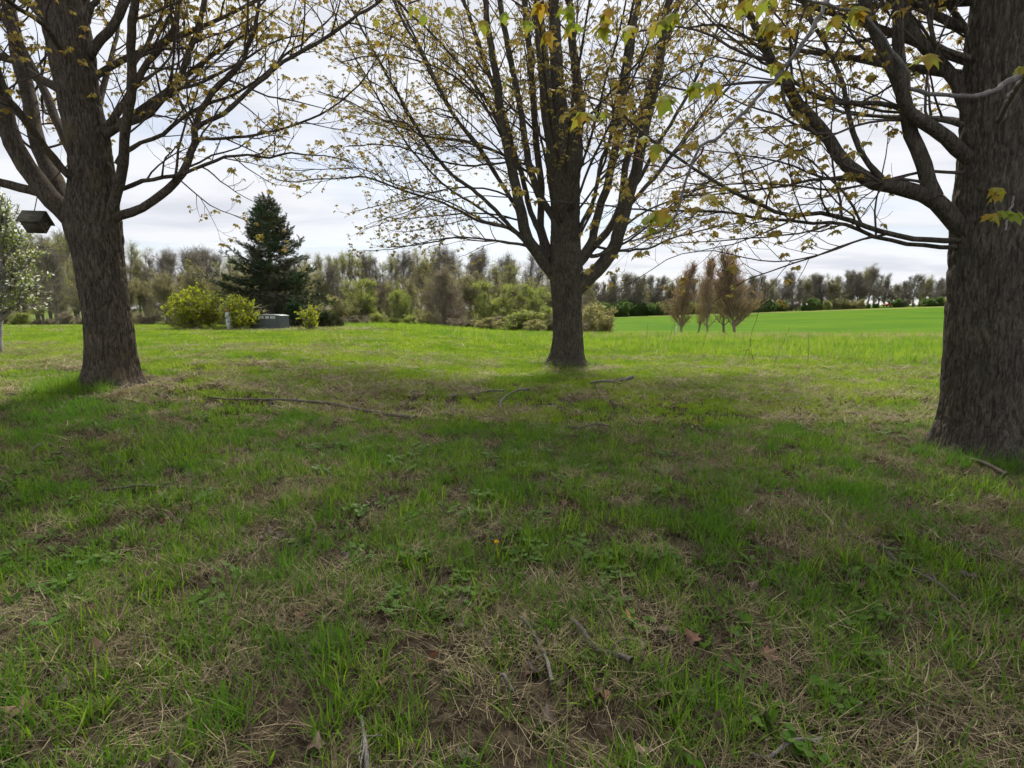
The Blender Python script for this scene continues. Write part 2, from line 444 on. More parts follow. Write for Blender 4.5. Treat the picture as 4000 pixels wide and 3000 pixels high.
def build_ground():
    ys = [-14.0]
    while ys[-1] < 900:
        y = ys[-1]
        ys.append(y + max(0.16, 0.03 * (y if y > 0 else 3)) if y > -3 else y + 1.0)
    ys = np.array(ys)
    nx = 260
    u = np.linspace(-1, 1, nx)
    u = np.sign(u) * (0.55 * np.abs(u) + 0.45 * np.abs(u) ** 3)
    X = u[None, :] * (np.maximum(ys, 0)[:, None] * 1.55 + 9)
    Y = np.repeat(ys[:, None], nx, 1)
    Z = height(X, Y)
    V = np.stack([X, Y, Z], -1).reshape(-1, 3)
    r, c = np.arange(len(ys) - 1)[:, None], np.arange(nx - 1)[None]
    i = r * nx + c
    Q = np.stack([i, i + 1, i + nx + 1, i + nx], -1).reshape(-1, 4)
    m, nt, lk = newmat('meadow_ground')
    out = N(nt, 'ShaderNodeOutputMaterial'); b = N(nt, 'ShaderNodeBsdfPrincipled')
    b.inputs['Roughness'].default_value = 1.0; b.inputs['Specular IOR Level'].default_value = 0.05
    g = N(nt, 'ShaderNodeNewGeometry'); pos = g.outputs['Position']
    za = N(nt, 'ShaderNodeAttribute', attribute_name='zone')
    sep = N(nt, 'ShaderNodeSeparateColor'); lk.new(za.outputs['Color'], sep.inputs[0])
    fine = noise(nt, lk, pos, 14, 5, 0.65)
    mid = noise(nt, lk, pos, 1.3, 5, 0.6)
    soil = mixrgb(nt, lk, maprange(nt, lk, fine, 0.35, 0.65), (0.020, 0.015, 0.010), (0.072, 0.055, 0.036))
    green = mixrgb(nt, lk, maprange(nt, lk, fine, 0.3, 0.7), (0.045, 0.070, 0.013), (0.125, 0.170, 0.028))
    ex = N(nt, 'ShaderNodeMath', operation='MULTIPLY_ADD')
    lk.new(mid, ex.inputs[0]); ex.inputs[1].default_value = 0.7; lk.new(sep.outputs[0], ex.inputs[2])
    near = mixrgb(nt, lk, maprange(nt, lk, ex.outputs[0], 0.65, 1.15), soil, green)
    rows = noise(nt, lk, pos, 0.16, 6, 0.65, (0.3, 1.0, 1))
    rows2 = noise(nt, lk, pos, 2.2, 4, 0.7, (0.3, 1.0, 1))
    fld = mixrgb(nt, lk, maprange(nt, lk, rows, 0.3, 0.7), (0.042, 0.112, 0.003), (0.088, 0.160, 0.004))
    fld = mixrgb(nt, lk, maprange(nt, lk, rows2, 0.4, 0.75, 0, 0.5), fld, (0.040, 0.090, 0.005))
    c = mixrgb(nt, lk, sep.outputs[1], near, fld)
    tan_ = mixrgb(nt, lk, maprange(nt, lk, rows2, 0.35, 0.65), (0.17, 0.16, 0.04), (0.30, 0.24, 0.13))
    c = mixrgb(nt, lk, sep.outputs[2], c, tan_)
    lk.new(c, b.inputs['Base Color'])
    bp = N(nt, 'ShaderNodeBump'); bp.inputs['Strength'].default_value = 0.6; bp.inputs['Distance'].default_value = 0.05
    lk.new(fine, bp.inputs['Height']); lk.new(bp.outputs[0], b.inputs['Normal'])
    lk.new(b.outputs[0], out.inputs[0])
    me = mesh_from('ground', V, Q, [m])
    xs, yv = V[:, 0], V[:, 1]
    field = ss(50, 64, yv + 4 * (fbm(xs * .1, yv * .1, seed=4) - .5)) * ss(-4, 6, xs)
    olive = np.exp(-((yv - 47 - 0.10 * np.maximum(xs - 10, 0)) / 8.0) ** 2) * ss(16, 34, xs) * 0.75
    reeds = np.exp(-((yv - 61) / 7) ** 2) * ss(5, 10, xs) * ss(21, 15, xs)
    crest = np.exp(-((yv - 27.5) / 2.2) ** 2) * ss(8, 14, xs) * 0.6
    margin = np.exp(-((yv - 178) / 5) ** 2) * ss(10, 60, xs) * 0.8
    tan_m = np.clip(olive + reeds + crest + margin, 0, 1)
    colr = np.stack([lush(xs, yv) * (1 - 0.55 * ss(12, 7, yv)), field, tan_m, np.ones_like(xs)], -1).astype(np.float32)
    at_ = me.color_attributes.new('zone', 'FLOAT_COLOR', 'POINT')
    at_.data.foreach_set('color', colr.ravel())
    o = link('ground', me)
    tag(o, 'rolling grass ground of lawn, meadow and far green field', kind='structure')
build_ground()

# ------------------------------------------------------------------ geometry-node scatter (uncountable stuff only)
def proto_collection(name, meshes):
    c = bpy.data.collections.new(name)                      # never linked: holds the shapes that the stuff repeats
    for i, me in enumerate(meshes):
        c.objects.link(bpy.data.objects.new('%s_%02d' % (name, i), me))
    return c
_groups = {}
def scatter_group(col):
    if col.name in _groups: return _groups[col.name]
    ng = bpy.data.node_groups.new('scatter_' + col.name, 'GeometryNodeTree')
    ng.interface.new_socket('Geometry', in_out='INPUT', socket_type='NodeSocketGeometry')
    ng.interface.new_socket('Geometry', in_out='OUTPUT', socket_type='NodeSocketGeometry')
    n, l = ng.nodes, ng.links
    gi, go = n.new('NodeGroupInput'), n.new('NodeGroupOutput')
    ci = n.new('GeometryNodeCollectionInfo')
    ci.inputs['Collection'].default_value = col
    ci.inputs['Separate Children'].default_value = True
    ci.inputs['Reset Children'].default_value = True
    ip = n.new('GeometryNodeInstanceOnPoints')
    ip.inputs['Pick Instance'].default_value = True
    def attr(name, t):
        a = n.new('GeometryNodeInputNamedAttribute'); a.data_type = t; a.inputs['Name'].default_value = name
        return a.outputs['Attribute']
    e = n.new('FunctionNodeEulerToRotation')
    l.new(attr('rot', 'FLOAT_VECTOR'), e.inputs[0]); l.new(e.outputs[0], ip.inputs['Rotation'])
    l.new(attr('scl', 'FLOAT_VECTOR'), ip.inputs['Scale'])
    l.new(attr('idx', 'INT'), ip.inputs['Instance Index'])
    l.new(gi.outputs[0], ip.inputs['Points']); l.new(ci.outputs[0], ip.inputs['Instance'])
    l.new(ip.outputs[0], go.inputs[0])
    _groups[col.name] = ng
    return ng
def scatter_object(name, col, P, rot, scl, idx, parent=None):
    me = bpy.data.meshes.new(name)
    n = len(P)
    me.vertices.add(n); me.vertices.foreach_set('co', np.asarray(P, np.float32).ravel())
    a = me.attributes.new('rot', 'FLOAT_VECTOR', 'POINT'); a.data.foreach_set('vector', np.asarray(rot, np.float32).ravel())
    a = me.attributes.new('scl', 'FLOAT_VECTOR', 'POINT'); a.data.foreach_set('vector', np.asarray(scl, np.float32).ravel())
    a = me.attributes.new('idx', 'INT', 'POINT'); a.data.foreach_set('value', np.asarray(idx, np.int32))
    me.update()
    o = link(name, me, parent)
    md = o.modifiers.new('scatter', 'NODES'); md.node_group = scatter_group(col)
    o['kind'] = 'stuff'
    return o

# ------------------------------------------------------------------ maple leaves
_half = [(0.20, -0.07), (0.50, 0.06), (0.33, 0.20), (0.62, 0.50), (0.30, 0.48), (0.20, 0.66)]
LEAF_V = np.array([(0, 0.30)] + [(0, 0.02)] + _half + [(0, 1.0)] + [(-x, y) for x, y in reversed(_half)])
LEAF_T = np.array([(0, i, i + 1 if i + 1 < len(LEAF_V) else 1) for i in range(1, len(LEAF_V))])
def leaf_shape(fold=0.35, droop=0.5):
    x, y = LEAF_V[:, 0], LEAF_V[:, 1]
    return np.stack([x, y, -np.abs(x) * fold - droop * y * y], -1)
def tuft(rng, n, size, droop):
    parts = []
    for i in range(n):
        az = 2 * math.pi * i / n + rng.uniform(-.4, .4)
        el = rng.uniform(0.1, 0.9)
        pl = size * rng.uniform(0.35, 0.8)
        d = np.array([math.cos(az) * math.cos(el), math.sin(az) * math.cos(el), math.sin(el)])
        tip = d * pl
        pv = np.array([[0, 0, 0], [0.004, 0, 0], tip + [0.003, 0, 0], tip])
        parts.append((pv, np.array([[0, 1, 2], [0, 2, 3]])))
        s = size * rng.uniform(0.75, 1.15)
        L = leaf_shape(rng.uniform(0.2, 0.6), rng.uniform(0.1, 0.4)) * s
        pit = -rng.uniform(0.2, 1.1) * droop
        Rz = Matrix.Rotation(az - math.pi / 2, 3, 'Z') @ Matrix.Rotation(pit, 3, 'X') @ Matrix.Rotation(rng.uniform(-.5, .5), 3, 'Y')
        parts.append((L @ np.array(Rz).T + tip, LEAF_T))
    return merge(parts)
_rng = np.random.default_rng(5)
TUFTS = []
for i in range(6):
    V_, F_ = tuft(_rng, [3, 4, 4, 5, 3, 5][i], 0.050, 1.0)
    TUFTS.append(mesh_from('leaf_cluster', V_, F_, [M['leaf']], smooth=False))
TUFT_COL = proto_collection('leaf_cluster', TUFTS)
BIGLEAF = []
for i in range(4):
    BIGLEAF.append(mesh_from('leaf', leaf_shape([.3, .5, .2, .4][i], [.3, .5, .15, .6][i]), LEAF_T, [M['leaf_near']], smooth=False))

def project(P):
    """pixel coordinates (4000 x 3000) and depth"""
    Q = np.asarray(P) - np.array([0, 0, CAM_Z])
    dep = Q[:, 1] * CP - Q[:, 2] * SP
    up = Q[:, 1] * SP + Q[:, 2] * CP
    return 2000 + F * Q[:, 0] / np.maximum(dep, 0.01), 1500 - F * up / np.maximum(dep, 0.01), dep
def in_frame(P, m=60):
    x, y, d = project(P)
    return (d > 0.3) & (x > -m) & (x < 4000 + m) & (y > -m) & (y < 3000 + m)

# ------------------------------------------------------------------ maples
def trunk_mesh(path, rad, base_z, rng, sides=168, rings=300, flare=0.40):
    q = np.linspace(0, 1, rings) ** 1.25                      # denser rings low down
    C0 = catmull(path, 400)
    C = np.stack([np.interp(q, np.linspace(0, 1, 400), C0[:, i]) for i in range(3)], -1)
    R = np.interp(q, np.linspace(0, 1, len(rad)), rad)
    s = np.concatenate([[0], np.cumsum(np.linalg.norm(np.diff(C, axis=0), axis=1))])
    th = np.arange(sides) * 2 * math.pi / sides
    hgt = (C[:, 2] - base_z)[:, None]
    ph = rng.uniform(0, 6, 3)
    lob = 0.5 + 0.30 * np.cos(th * 5 + ph[0] + 0.7 * np.sin(th * 2)) + 0.25 * np.cos(th * 3 + ph[1]) + 0.15 * np.cos(th * 9 + ph[2])
    fl = 1 + flare * np.exp(-np.maximum(hgt, -0.1) / 0.20) * (0.35 + 1.0 * lob[None]) + 0.09 * np.exp(-np.maximum(hgt, 0) / 0.6) * (0.5 + lob[None])
    cx, cy = np.cos(th)[None], np.sin(th)[None]
    z = s[:, None]
    bumps = (fbm(cx * 1.2 + 9, cy * 1.2, z * 0.9, seed=2) - 0.5) * 0.15
    fq = 8.0 * (np.mean(R[: rings // 2]) / 0.40)
    wob = 0.5 * (fbm(cx * 2.2, cy * 2.2, z * 2.6, seed=77) - .5)
    n1 = vnoise(cx * fq + wob * 5, cy * fq + wob * 5, z * 2.4, seed=12)
    n2 = vnoise(cx * fq * 1.9 + wob * 6, cy * fq * 1.9 + wob * 6, z * 6.0, seed=13)
    crack = np.exp(-((n1 - 0.5) / 0.07) ** 2) + 0.55 * np.exp(-((n2 - 0.5) / 0.07) ** 2)
    plate = fbm(cx * fq * 2.5, cy * fq * 2.5, z * 9, seed=14, octv=2) - 0.5
    disp = 0.010 - 0.020 * np.minimum(crack, 1.2) + 0.016 * plate
    rr = R[:, None] * fl * (1 + bumps) + disp * np.minimum(1, R[:, None] / 0.2)
    V = np.stack([C[:, 0:1] + rr * np.cos(th), C[:, 1:2] + rr * np.sin(th), np.repeat(C[:, 2:3], sides, 1)], -1).reshape(-1, 3)
    i = np.arange(rings - 1)[:, None] * sides; a = np.arange(sides)[None]; b = (a + 1) % sides
    Q = np.stack([i + a, i + b, i + sides + b, i + sides + a], -1).reshape(-1, 4)
    return V, Q

def limb_path(pts, w0, w1, k, D, ext, rng):
    """traced limb: pixels -> metres at its own depth, running k metres deeper per metre"""
    px = np.array(pts, float)
    s = np.concatenate([[0], np.cumsum(np.linalg.norm(np.diff(px, axis=0), axis=1))]) / F * D
    P = np.array([at(x, y, D + k * q) for (x, y), q in zip(px, s)])
    n = max(8, int(s[-1] / 0.16))
    C = resample(catmull(P, n * 2), n)
    yd = D + k * s[-1]
    oc = (0.86 if D < 10 else 0.74) / math.hypot(1, (px[0, 0] - 2000) / F) ** 0.7
    r0, r1 = w0 / 2 * D / F * oc, w1 / 2 * yd / F * oc
    R = np.linspace(r0, r1, n)
    R[: max(2, n // 10)] *= np.linspace(1.3, 1.0, max(2, n // 10))
    if ext > 0:
        d = nrm(C[-1] - C[-4])
        m = max(4, int(ext / 0.2))
        E = curve_batch(C[-1][None], d[None], np.array([ext]), m + 1, 0.25, 0.05, rng)[0, 1:]
        C = np.vstack([C, E]); R = np.concatenate([R, np.linspace(r1, 0.008, m)])
    else:
        R = np.minimum(R, np.linspace(1, 0.35, len(R)) * max(r0, r1 * 2))
    wob = 0.030 * min(1, len(C) / 30)
    nx = np.cumsum(rng.normal(size=C.shape) * wob * 0.35, axis=0); nx -= np.linspace(0, 1, len(C))[:, None] * nx[-1]
    return C + nx, R

def build_maple(name, label, seed, D, trunk_px, top_ext, limbs_px, extras, bark, dens=1.0, cull=2.6, twin=False, bare=0.18):
    rng = np.random.default_rng(seed)
    tp = np.array(trunk_px, float)
    path = [at(x, y, D) for x, y, w in tp]
    rad = [w / 2 * D / F * 0.97 / math.hypot(1, (x - 2000) / F) for x, y, w in tp]
    bz = hz(path[0][0], D)
    base = path[0].copy()
    path[0][2] = bz - 0.25
    root = thing(name, label, 'tree', (base[0], D, bz))
    off = np.array([base[0], D, bz])
    if top_ext:
        d = nrm(path[-1] - path[-3]); d = nrm(d * 0.5 + np.array([0, 0, 0.5]))
        n = 6
        for i in range(1, n + 1):
            path.append(path[-1] + d * top_ext / n + np.array([rng.normal() * .08, rng.normal() * .08, 0]))
            rad.append(rad[len(tp) - 1] * (1 - i / n) + 0.012)
    V, Q = trunk_mesh(np.array(path), rad, bz, rng)
    tr = link('trunk', mesh_from('trunk', V - off, Q, [bark]), root)
    for q_ in range(7):
        a_ = q_ * 0.9 + rng.uniform(-.3, .3); rb = rad[0] * rng.uniform(0.75, 0.95)
        g0 = np.array([math.cos(a_), math.sin(a_), 0])
        ps = [np.array([base[0], D, bz]) + g0 * rb * f_ + np.array([0, 0, h_]) for f_, h_ in ((0.9, 0.16), (1.25, 0.055), (1.6, 0.0), (2.0, -0.08))]
        for p_ in ps[1:]: p_[:2] += rng.normal(size=2) * 0.03; p_[2] += hz(p_[0], p_[1]) - bz
        Cr = catmull(np.array(ps), 16)
        Rr = np.linspace(0.11, 0.035, 16) * rng.uniform(0.7, 1.2)
        V, Q = tubes(Cr[None], Rr[None], 12)
        V = V + (fbm(V[:, 0] * 18, V[:, 1] * 18, V[:, 2] * 18, seed=9) - .5)[:, None] * 0.03
        link('root', mesh_from('root', V - off, Q, [bark]), root)
    tpth = catmull(np.array(path), 80)
    trad = np.interp(np.linspace(0, 1, 80), np.linspace(0, 1, len(rad)), rad)
    limbs = []
    for (pts, w0, w1, k) in limbs_px:
        last = pts[-1]
        ext = 2.6 if (last[1] < 60 or last[0] < 10) and w1 > 8 else (0.9 if w1 > 8 else 0.0)
        if last[1] < 60: ext = max(ext, 1.2)
        if w1 >= 30 and last[1] < 60 and top_ext == 0: ext = 5.5
        limbs.append(limb_path(pts, w0, w1, k, D, ext, rng))
        if twin and w0 < 26 and len(pts) > 6:          # a sister limb of the same habit, further round the trunk
            j = np.linspace(0, 1, len(pts)) ** 0.8; o_ = rng.normal(size=2) * np.array([70, 60])
            limbs.append(limb_path([(a + o_[0] * t_, b + o_[1] * t_) for (a, b), t_ in zip(pts, j)], w0 * .6, w1 * .8, k + rng.choice([-.35, .35]), D, ext, rng))
    if not top_ext:
        C, R = limbs[1]; q = C[:, 2] > tpth[-1, 2]
        tpth = np.vstack([tpth, C[q]]); trad = np.concatenate([trad, R[q]])
    for (n, z0, z1, e0, e1, l0, l1, a0, a1, r) in extras:
        for i in range(n):
            z = rng.uniform(z0, z1) + bz
            j = int(np.argmin(np.abs(tpth[:, 2] - z)))
            az = math.radians(rng.uniform(a0, a1)); el = math.radians(rng.uniform(e0, e1))
            d = np.array([math.sin(az) * math.cos(el), math.cos(az) * math.cos(el), math.sin(el)])
            L = rng.uniform(l0, l1)
            m = int(L / 0.2)
            C = curve_batch(tpth[j][None] + d[None] * trad[j] * 0.3, d[None], np.array([L]), m, rng.uniform(0.0, 0.35), 0.03, rng)[0]
            r0 = min(r * rng.uniform(0.6, 1.2), trad[j] * 0.6)
            limbs.append((C, np.linspace(r0, 0.008, m)))
    # --- first-order side branches
    P0, D0, L0, R0 = [], [], [], []
    for C, R in limbs:
        seg = np.linalg.norm(np.diff(C, axis=0), axis=1); s = np.concatenate([[0], np.cumsum(seg)]); S = s[-1]
        q = np.arange(max(0.35, bare * S), S, 0.23 / dens); q = q + rng.uniform(-.1, .1, len(q))
        if len(q) == 0: continue
        q = np.append(q, S * 0.995)
        p = np.stack([np.interp(q, s, C[:, i]) for i in range(3)], -1)
        p2 = np.stack([np.interp(q + 0.08, s, C[:, i]) for i in range(3)], -1)
        p1 = np.stack([np.interp(q - 0.08, s, C[:, i]) for i in range(3)], -1)
        T = nrm(p2 - p1)
        rr = np.interp(q, s, R)
        v = rng.normal(size=T.shape); v[:, 2] *= 0.6; v -= T * np.sum(v * T, 1, keepdims=True); v = nrm(v)
        d = nrm(T * rng.uniform(0.45, 1.1, (len(q), 1)) + v * 0.8 + np.array([0, 0, 0.08]))
        d[-1] = T[-1]
        ln = np.clip(0.30 * (S - q) + 0.45, 0.4, 2.2) * rng.uniform(0.5, 1.2, len(q))
        P0.append(p); D0.append(d); L0.append(ln); R0.append(np.minimum(rr * 0.55, 0.004 + ln * 0.0075))
    P0, D0, L0, R0 = map(np.concatenate, (P0, D0, L0, R0))
    ok = np.linalg.norm(P0 - np.array([0, 0, CAM_Z]), axis=1) > cull
    P0, D0, L0, R0 = P0[ok], D0[ok], L0[ok], R0[ok]
    K1 = 9
    B1 = curve_batch(P0, D0, L0, K1, rng.uniform(0.0, 0.5, len(P0)), 0.11, rng)
    W1 = R0[:, None] * np.linspace(1, 0.3, K1)[None]
    # --- second order
    def sub(B, L, step, lo):
        m = np.maximum(1, (L / step).astype(int)); src = np.repeat(np.arange(len(L)), m)
        t = rng.uniform(lo, 0.98, len(src)); k = B.shape[1]
        f = t * (k - 1); i = np.minimum(f.astype(int), k - 2); f = (f - i)[:, None]
        a, b = B[src, i], B[src, i + 1]
        T = nrm(b - a)
        v = rng.normal(size=T.shape); v[:, 2] *= 0.7; v -= T * np.sum(v * T, 1, keepdims=True); v = nrm(v)
        return src, t, a + (b - a) * f, T, v
    src, t, p, T, v = sub(B1, L0, 0.24 / dens, 0.15)
    d = nrm(T * 0.7 + v * 0.75)
    L2 = (0.16 + 0.30 * L0[src] * (1 - t)) * rng.uniform(0.5, 1.25, len(src))
    B2 = curve_batch(p, d, L2, 5, 0.5, 0.10, rng)
    r2 = np.minimum(R0[src] * 0.6, 0.0045)
    W2 = r2[:, None] * np.linspace(1, 0.5, 5)[None]
    # --- twigs: they leave sideways, sag and turn up to the bud
    src3, t3, p3, T3, v3 = sub(B2, L2, 0.16, 0.2)
    d3 = nrm(T3 * 0.6 + v3 * 0.7 + np.array([0, 0, -0.25]))
    L3 = rng.uniform(0.07, 0.26, len(src3))
    B3 = curve_batch(p3, d3, L3, 4, 1.3, 0.10, rng)
    W3 = np.full((len(src3), 4), 0.0022); W3[:, -1] = 0.0016
    # --- leaf tufts
    tips = np.concatenate([B3[:, -1], B2[:, -1], B1[:, -1]])
    td = np.concatenate([B3[:, -1] - B3[:, -2], B2[:, -1] - B2[:, -2], B1[:, -1] - B1[:, -2]])
    pf = fbm(tips[:, 0] * 1.3, tips[:, 1] * 1.3, tips[:, 2] * 1.3, seed=seed, octv=2)
    keep = rng.uniform(size=len(tips)) < np.where(tips[:, 2] > CAM_Z + 0.60 * D + 0.4, 1.0, 0.25 + 0.85 * ss(0.36, 0.55, pf))
    keep &= np.linalg.norm(tips - np.array([0, 0, CAM_Z]), axis=1) > cull
    keep &= tips[:, 2] > height(tips[:, 0], tips[:, 1]) + 1.6
    tips, td = tips[keep], nrm(td[keep])
    zax = nrm(td * 0.5 + np.array([0, 0, 1.0]) + rng.normal(size=tips.shape) * 0.25)
    el = np.arctan2(np.hypot(zax[:, 0], zax[:, 1]), zax[:, 2]); azr = np.arctan2(zax[:, 1], zax[:, 0])
    # euler XYZ: spin about own axis first, then tip (Y), then turn (Z)
    rot = np.stack([np.zeros(len(tips)), el, azr + rng.uniform(-0.3, 0.3, len(tips))], -1)
    scl = rng.uniform(0.55, 1.35, len(tips))
    idx = rng.integers(0, len(TUFTS), len(tips))
    # --- objects: limbs, the largest side branches, then the rest as stuff
    for C, R in limbs:
        sides = 14 if R[0] > 0.05 else 9
        V, Q = tubes(C[None], R[None], sides)
        if R[0] > 0.03:
            nn = (fbm(V[:, 0] * 22, V[:, 1] * 22, V[:, 2] * 6, seed=6) - 0.5)
            cen = np.repeat(C, sides, 0)
            V = V + nrm(V - cen) * (nn * 0.016)[:, None]
        link('branch', mesh_from('branch', V - off, Q, [bark if R[0] > 0.018 else M['twig']]), root)
    show = in_frame(B1[:, K1 // 2]) & (L0 > 0.5)
    size = np.where(show, R0 * L0 / np.linalg.norm(B1[:, 4] - np.array([0, 0, CAM_Z]), axis=1), -1)
    nb = max(0, 290 - len(limbs))
    pick = np.argsort(-size)[:nb]
    pick = pick[size[pick] > 0]
    for j in pick:
        V, Q = tubes(B1[j:j + 1], W1[j:j + 1], 6)
        link('branch', mesh_from('branch', V - off, Q, [M['twig']]), root)
    rest = np.ones(len(B1), bool); rest[pick] = False
    parts = []
    for B, W, sd in ((B1[rest], W1[rest], 5), (B2, W2, 4), (B3, W3, 3)):
        if len(B): V, Q = tubes(B, W, sd); parts.append((V, Q))
    V, Fq = merge(parts)
    o = link('twigs', mesh_from('twigs', V - off, Fq, [M['twig']]), root); o['kind'] = 'stuff'
    dist = np.linalg.norm(tips - np.array([0, 0, CAM_Z]), axis=1)
    big = np.where(in_frame(tips, 0), scl / dist, -1)
    lp = np.argsort(-big)[:295]
    lp = lp[big[lp] > 0]
    for j in lp:
        o = link('leaf_cluster', TUFTS[idx[j]], root, tips[j] - off)
        o.rotation_euler = rot[j]; o.scale = (scl[j],) * 3
    rest = np.ones(len(tips), bool); rest[lp] = False
    scatter_object('leaves', TUFT_COL, tips[rest] - off, rot[rest], np.repeat(scl[rest][:, None], 3, 1), idx[rest], root)
    print(name, 'limbs', len(limbs), 'b1', len(B1), 'b2', len(B2), 'b3', len(B3), 'tufts', len(tips))
    return root, limbs, off

left_trunk = [(440, 1500, 214), (436, 1440, 205), (426, 1300, 196), (413, 1200, 194), (399, 1100, 198), (385, 1000, 204), (373, 930, 222),
              (360, 860, 235), (357, 780, 205), (358, 700, 184), (350, 600, 174), (334, 500, 176), (310, 400, 172), (294, 300, 176), (281, 200, 184), (262, 100, 190), (232, 0, 180)]
left_limbs = [
    ([(330, 910), (255, 835), (185, 760), (125, 690), (80, 620), (40, 530), (12, 440), (-20, 340)], 105, 75, -0.10),
    ([(150, 745), (80, 735), (0, 717), (-120, 690)], 50, 40, -0.15),
    ([(300, 850), (235, 740), (180, 640), (140, 530), (112, 400), (80, 270), (50, 130), (20, 0)], 80, 55, 0.35),
    ([(300, 640), (235, 500), (190, 390), (130, 280), (90, 200), (40, 120), (0, 60)], 46, 30, 0.5),
    ([(370, 760), (300, 712), (240, 655), (170, 565), (95, 465), (35, 390), (-20, 320)], 40, 32, -0.55),
    ([(260, 370), (195, 325), (120, 290), (60, 240), (0, 222), (-80, 190)], 46, 34, 0.2),
    ([(275, 280), (235, 215), (200, 160), (160, 90), (115, 55), (50, 15), (-20, -40)], 28, 20, -0.7),
    ([(430, 860), (480, 845), (542, 826), (603, 784), (663, 735), (705, 681), (735, 603), (750, 560), (757, 500), (772, 445), (804, 400), (836, 354), (895, 305), (960, 230), (1000, 140), (1020, 20)], 46, 16, 0.05),
    ([(757, 505), (800, 478), (858, 454), (917, 408), (953, 363), (1016, 310), (1080, 262), (1157, 217), (1260, 163), (1380, 81), (1461, 32), (1500, -10)], 22, 12, 0.1),
    ([(752, 545), (800, 540), (858, 540), (930, 536), (1003, 533), (1093, 508), (1175, 485), (1251, 449), (1310, 413), (1369, 368), (1430, 300), (1480, 210)], 15, 6, -0.05),
    ([(440, 745), (500, 728), (555, 705), (620, 695), (693, 687), (759, 662), (822, 639), (881, 616), (971, 607), (1048, 623), (1129, 596), (1197, 603), (1288, 612), (1355, 630)], 22, 5, -0.05),
    ([(405, 530), (460, 500), (512, 476), (573, 452), (633, 392), (693, 337), (723, 271), (747, 199), (778, 120), (800, 36), (812, -20)], 38, 22, 0.25),
    ([(690, 345), (745, 335), (800, 318), (870, 280), (940, 245), (1020, 190), (1110, 150), (1220, 130)], 16, 6, 0.2),
    ([(440, 820), (455, 740), (468, 660), (476, 540), (495, 450), (506, 330), (512, 180), (524, 60), (530, -20)], 50, 36, -0.25),
    ([(400, 520), (440, 470), (482, 422), (530, 350), (555, 290), (615, 205), (675, 133), (693, 60), (704, -10)], 34, 24, 0.4),
    ([(345, 215), (380, 172), (422, 133), (470, 60), (505, -20)], 44, 34, 0.1),
    ([(320, 120), (345, 55), (385, -20)], 32, 24, 0.4),
    ([(455, 640), (476, 603), (542, 560), (627, 530), (693, 482), (753, 440), (806, 412), (858, 393), (953, 350), (1030, 300), (1110, 220), (1200, 150), (1300, 60)], 22, 8, 0.2),
    ([(660, 690), (700, 702), (759, 752), (822, 802), (881, 829), (935, 851), (994, 879)], 8, 3, 0.1),
    ([(505, 250), (560, 215), (640, 190), (720, 190), (800, 150), (900, 120), (1000, 60)], 14, 6, 0.1),
]
mid_trunk = [(2218, 1432, 138), (2218, 1380, 122), (2218, 1300, 114), (2215, 1200, 111), (2213, 1100, 122), (2211, 1050, 132), (2209, 980, 118), (2208, 900, 110), (2208, 800, 114), (2202, 700, 128), (2204, 600, 140), (2206, 520, 120), (2206, 450, 80)]
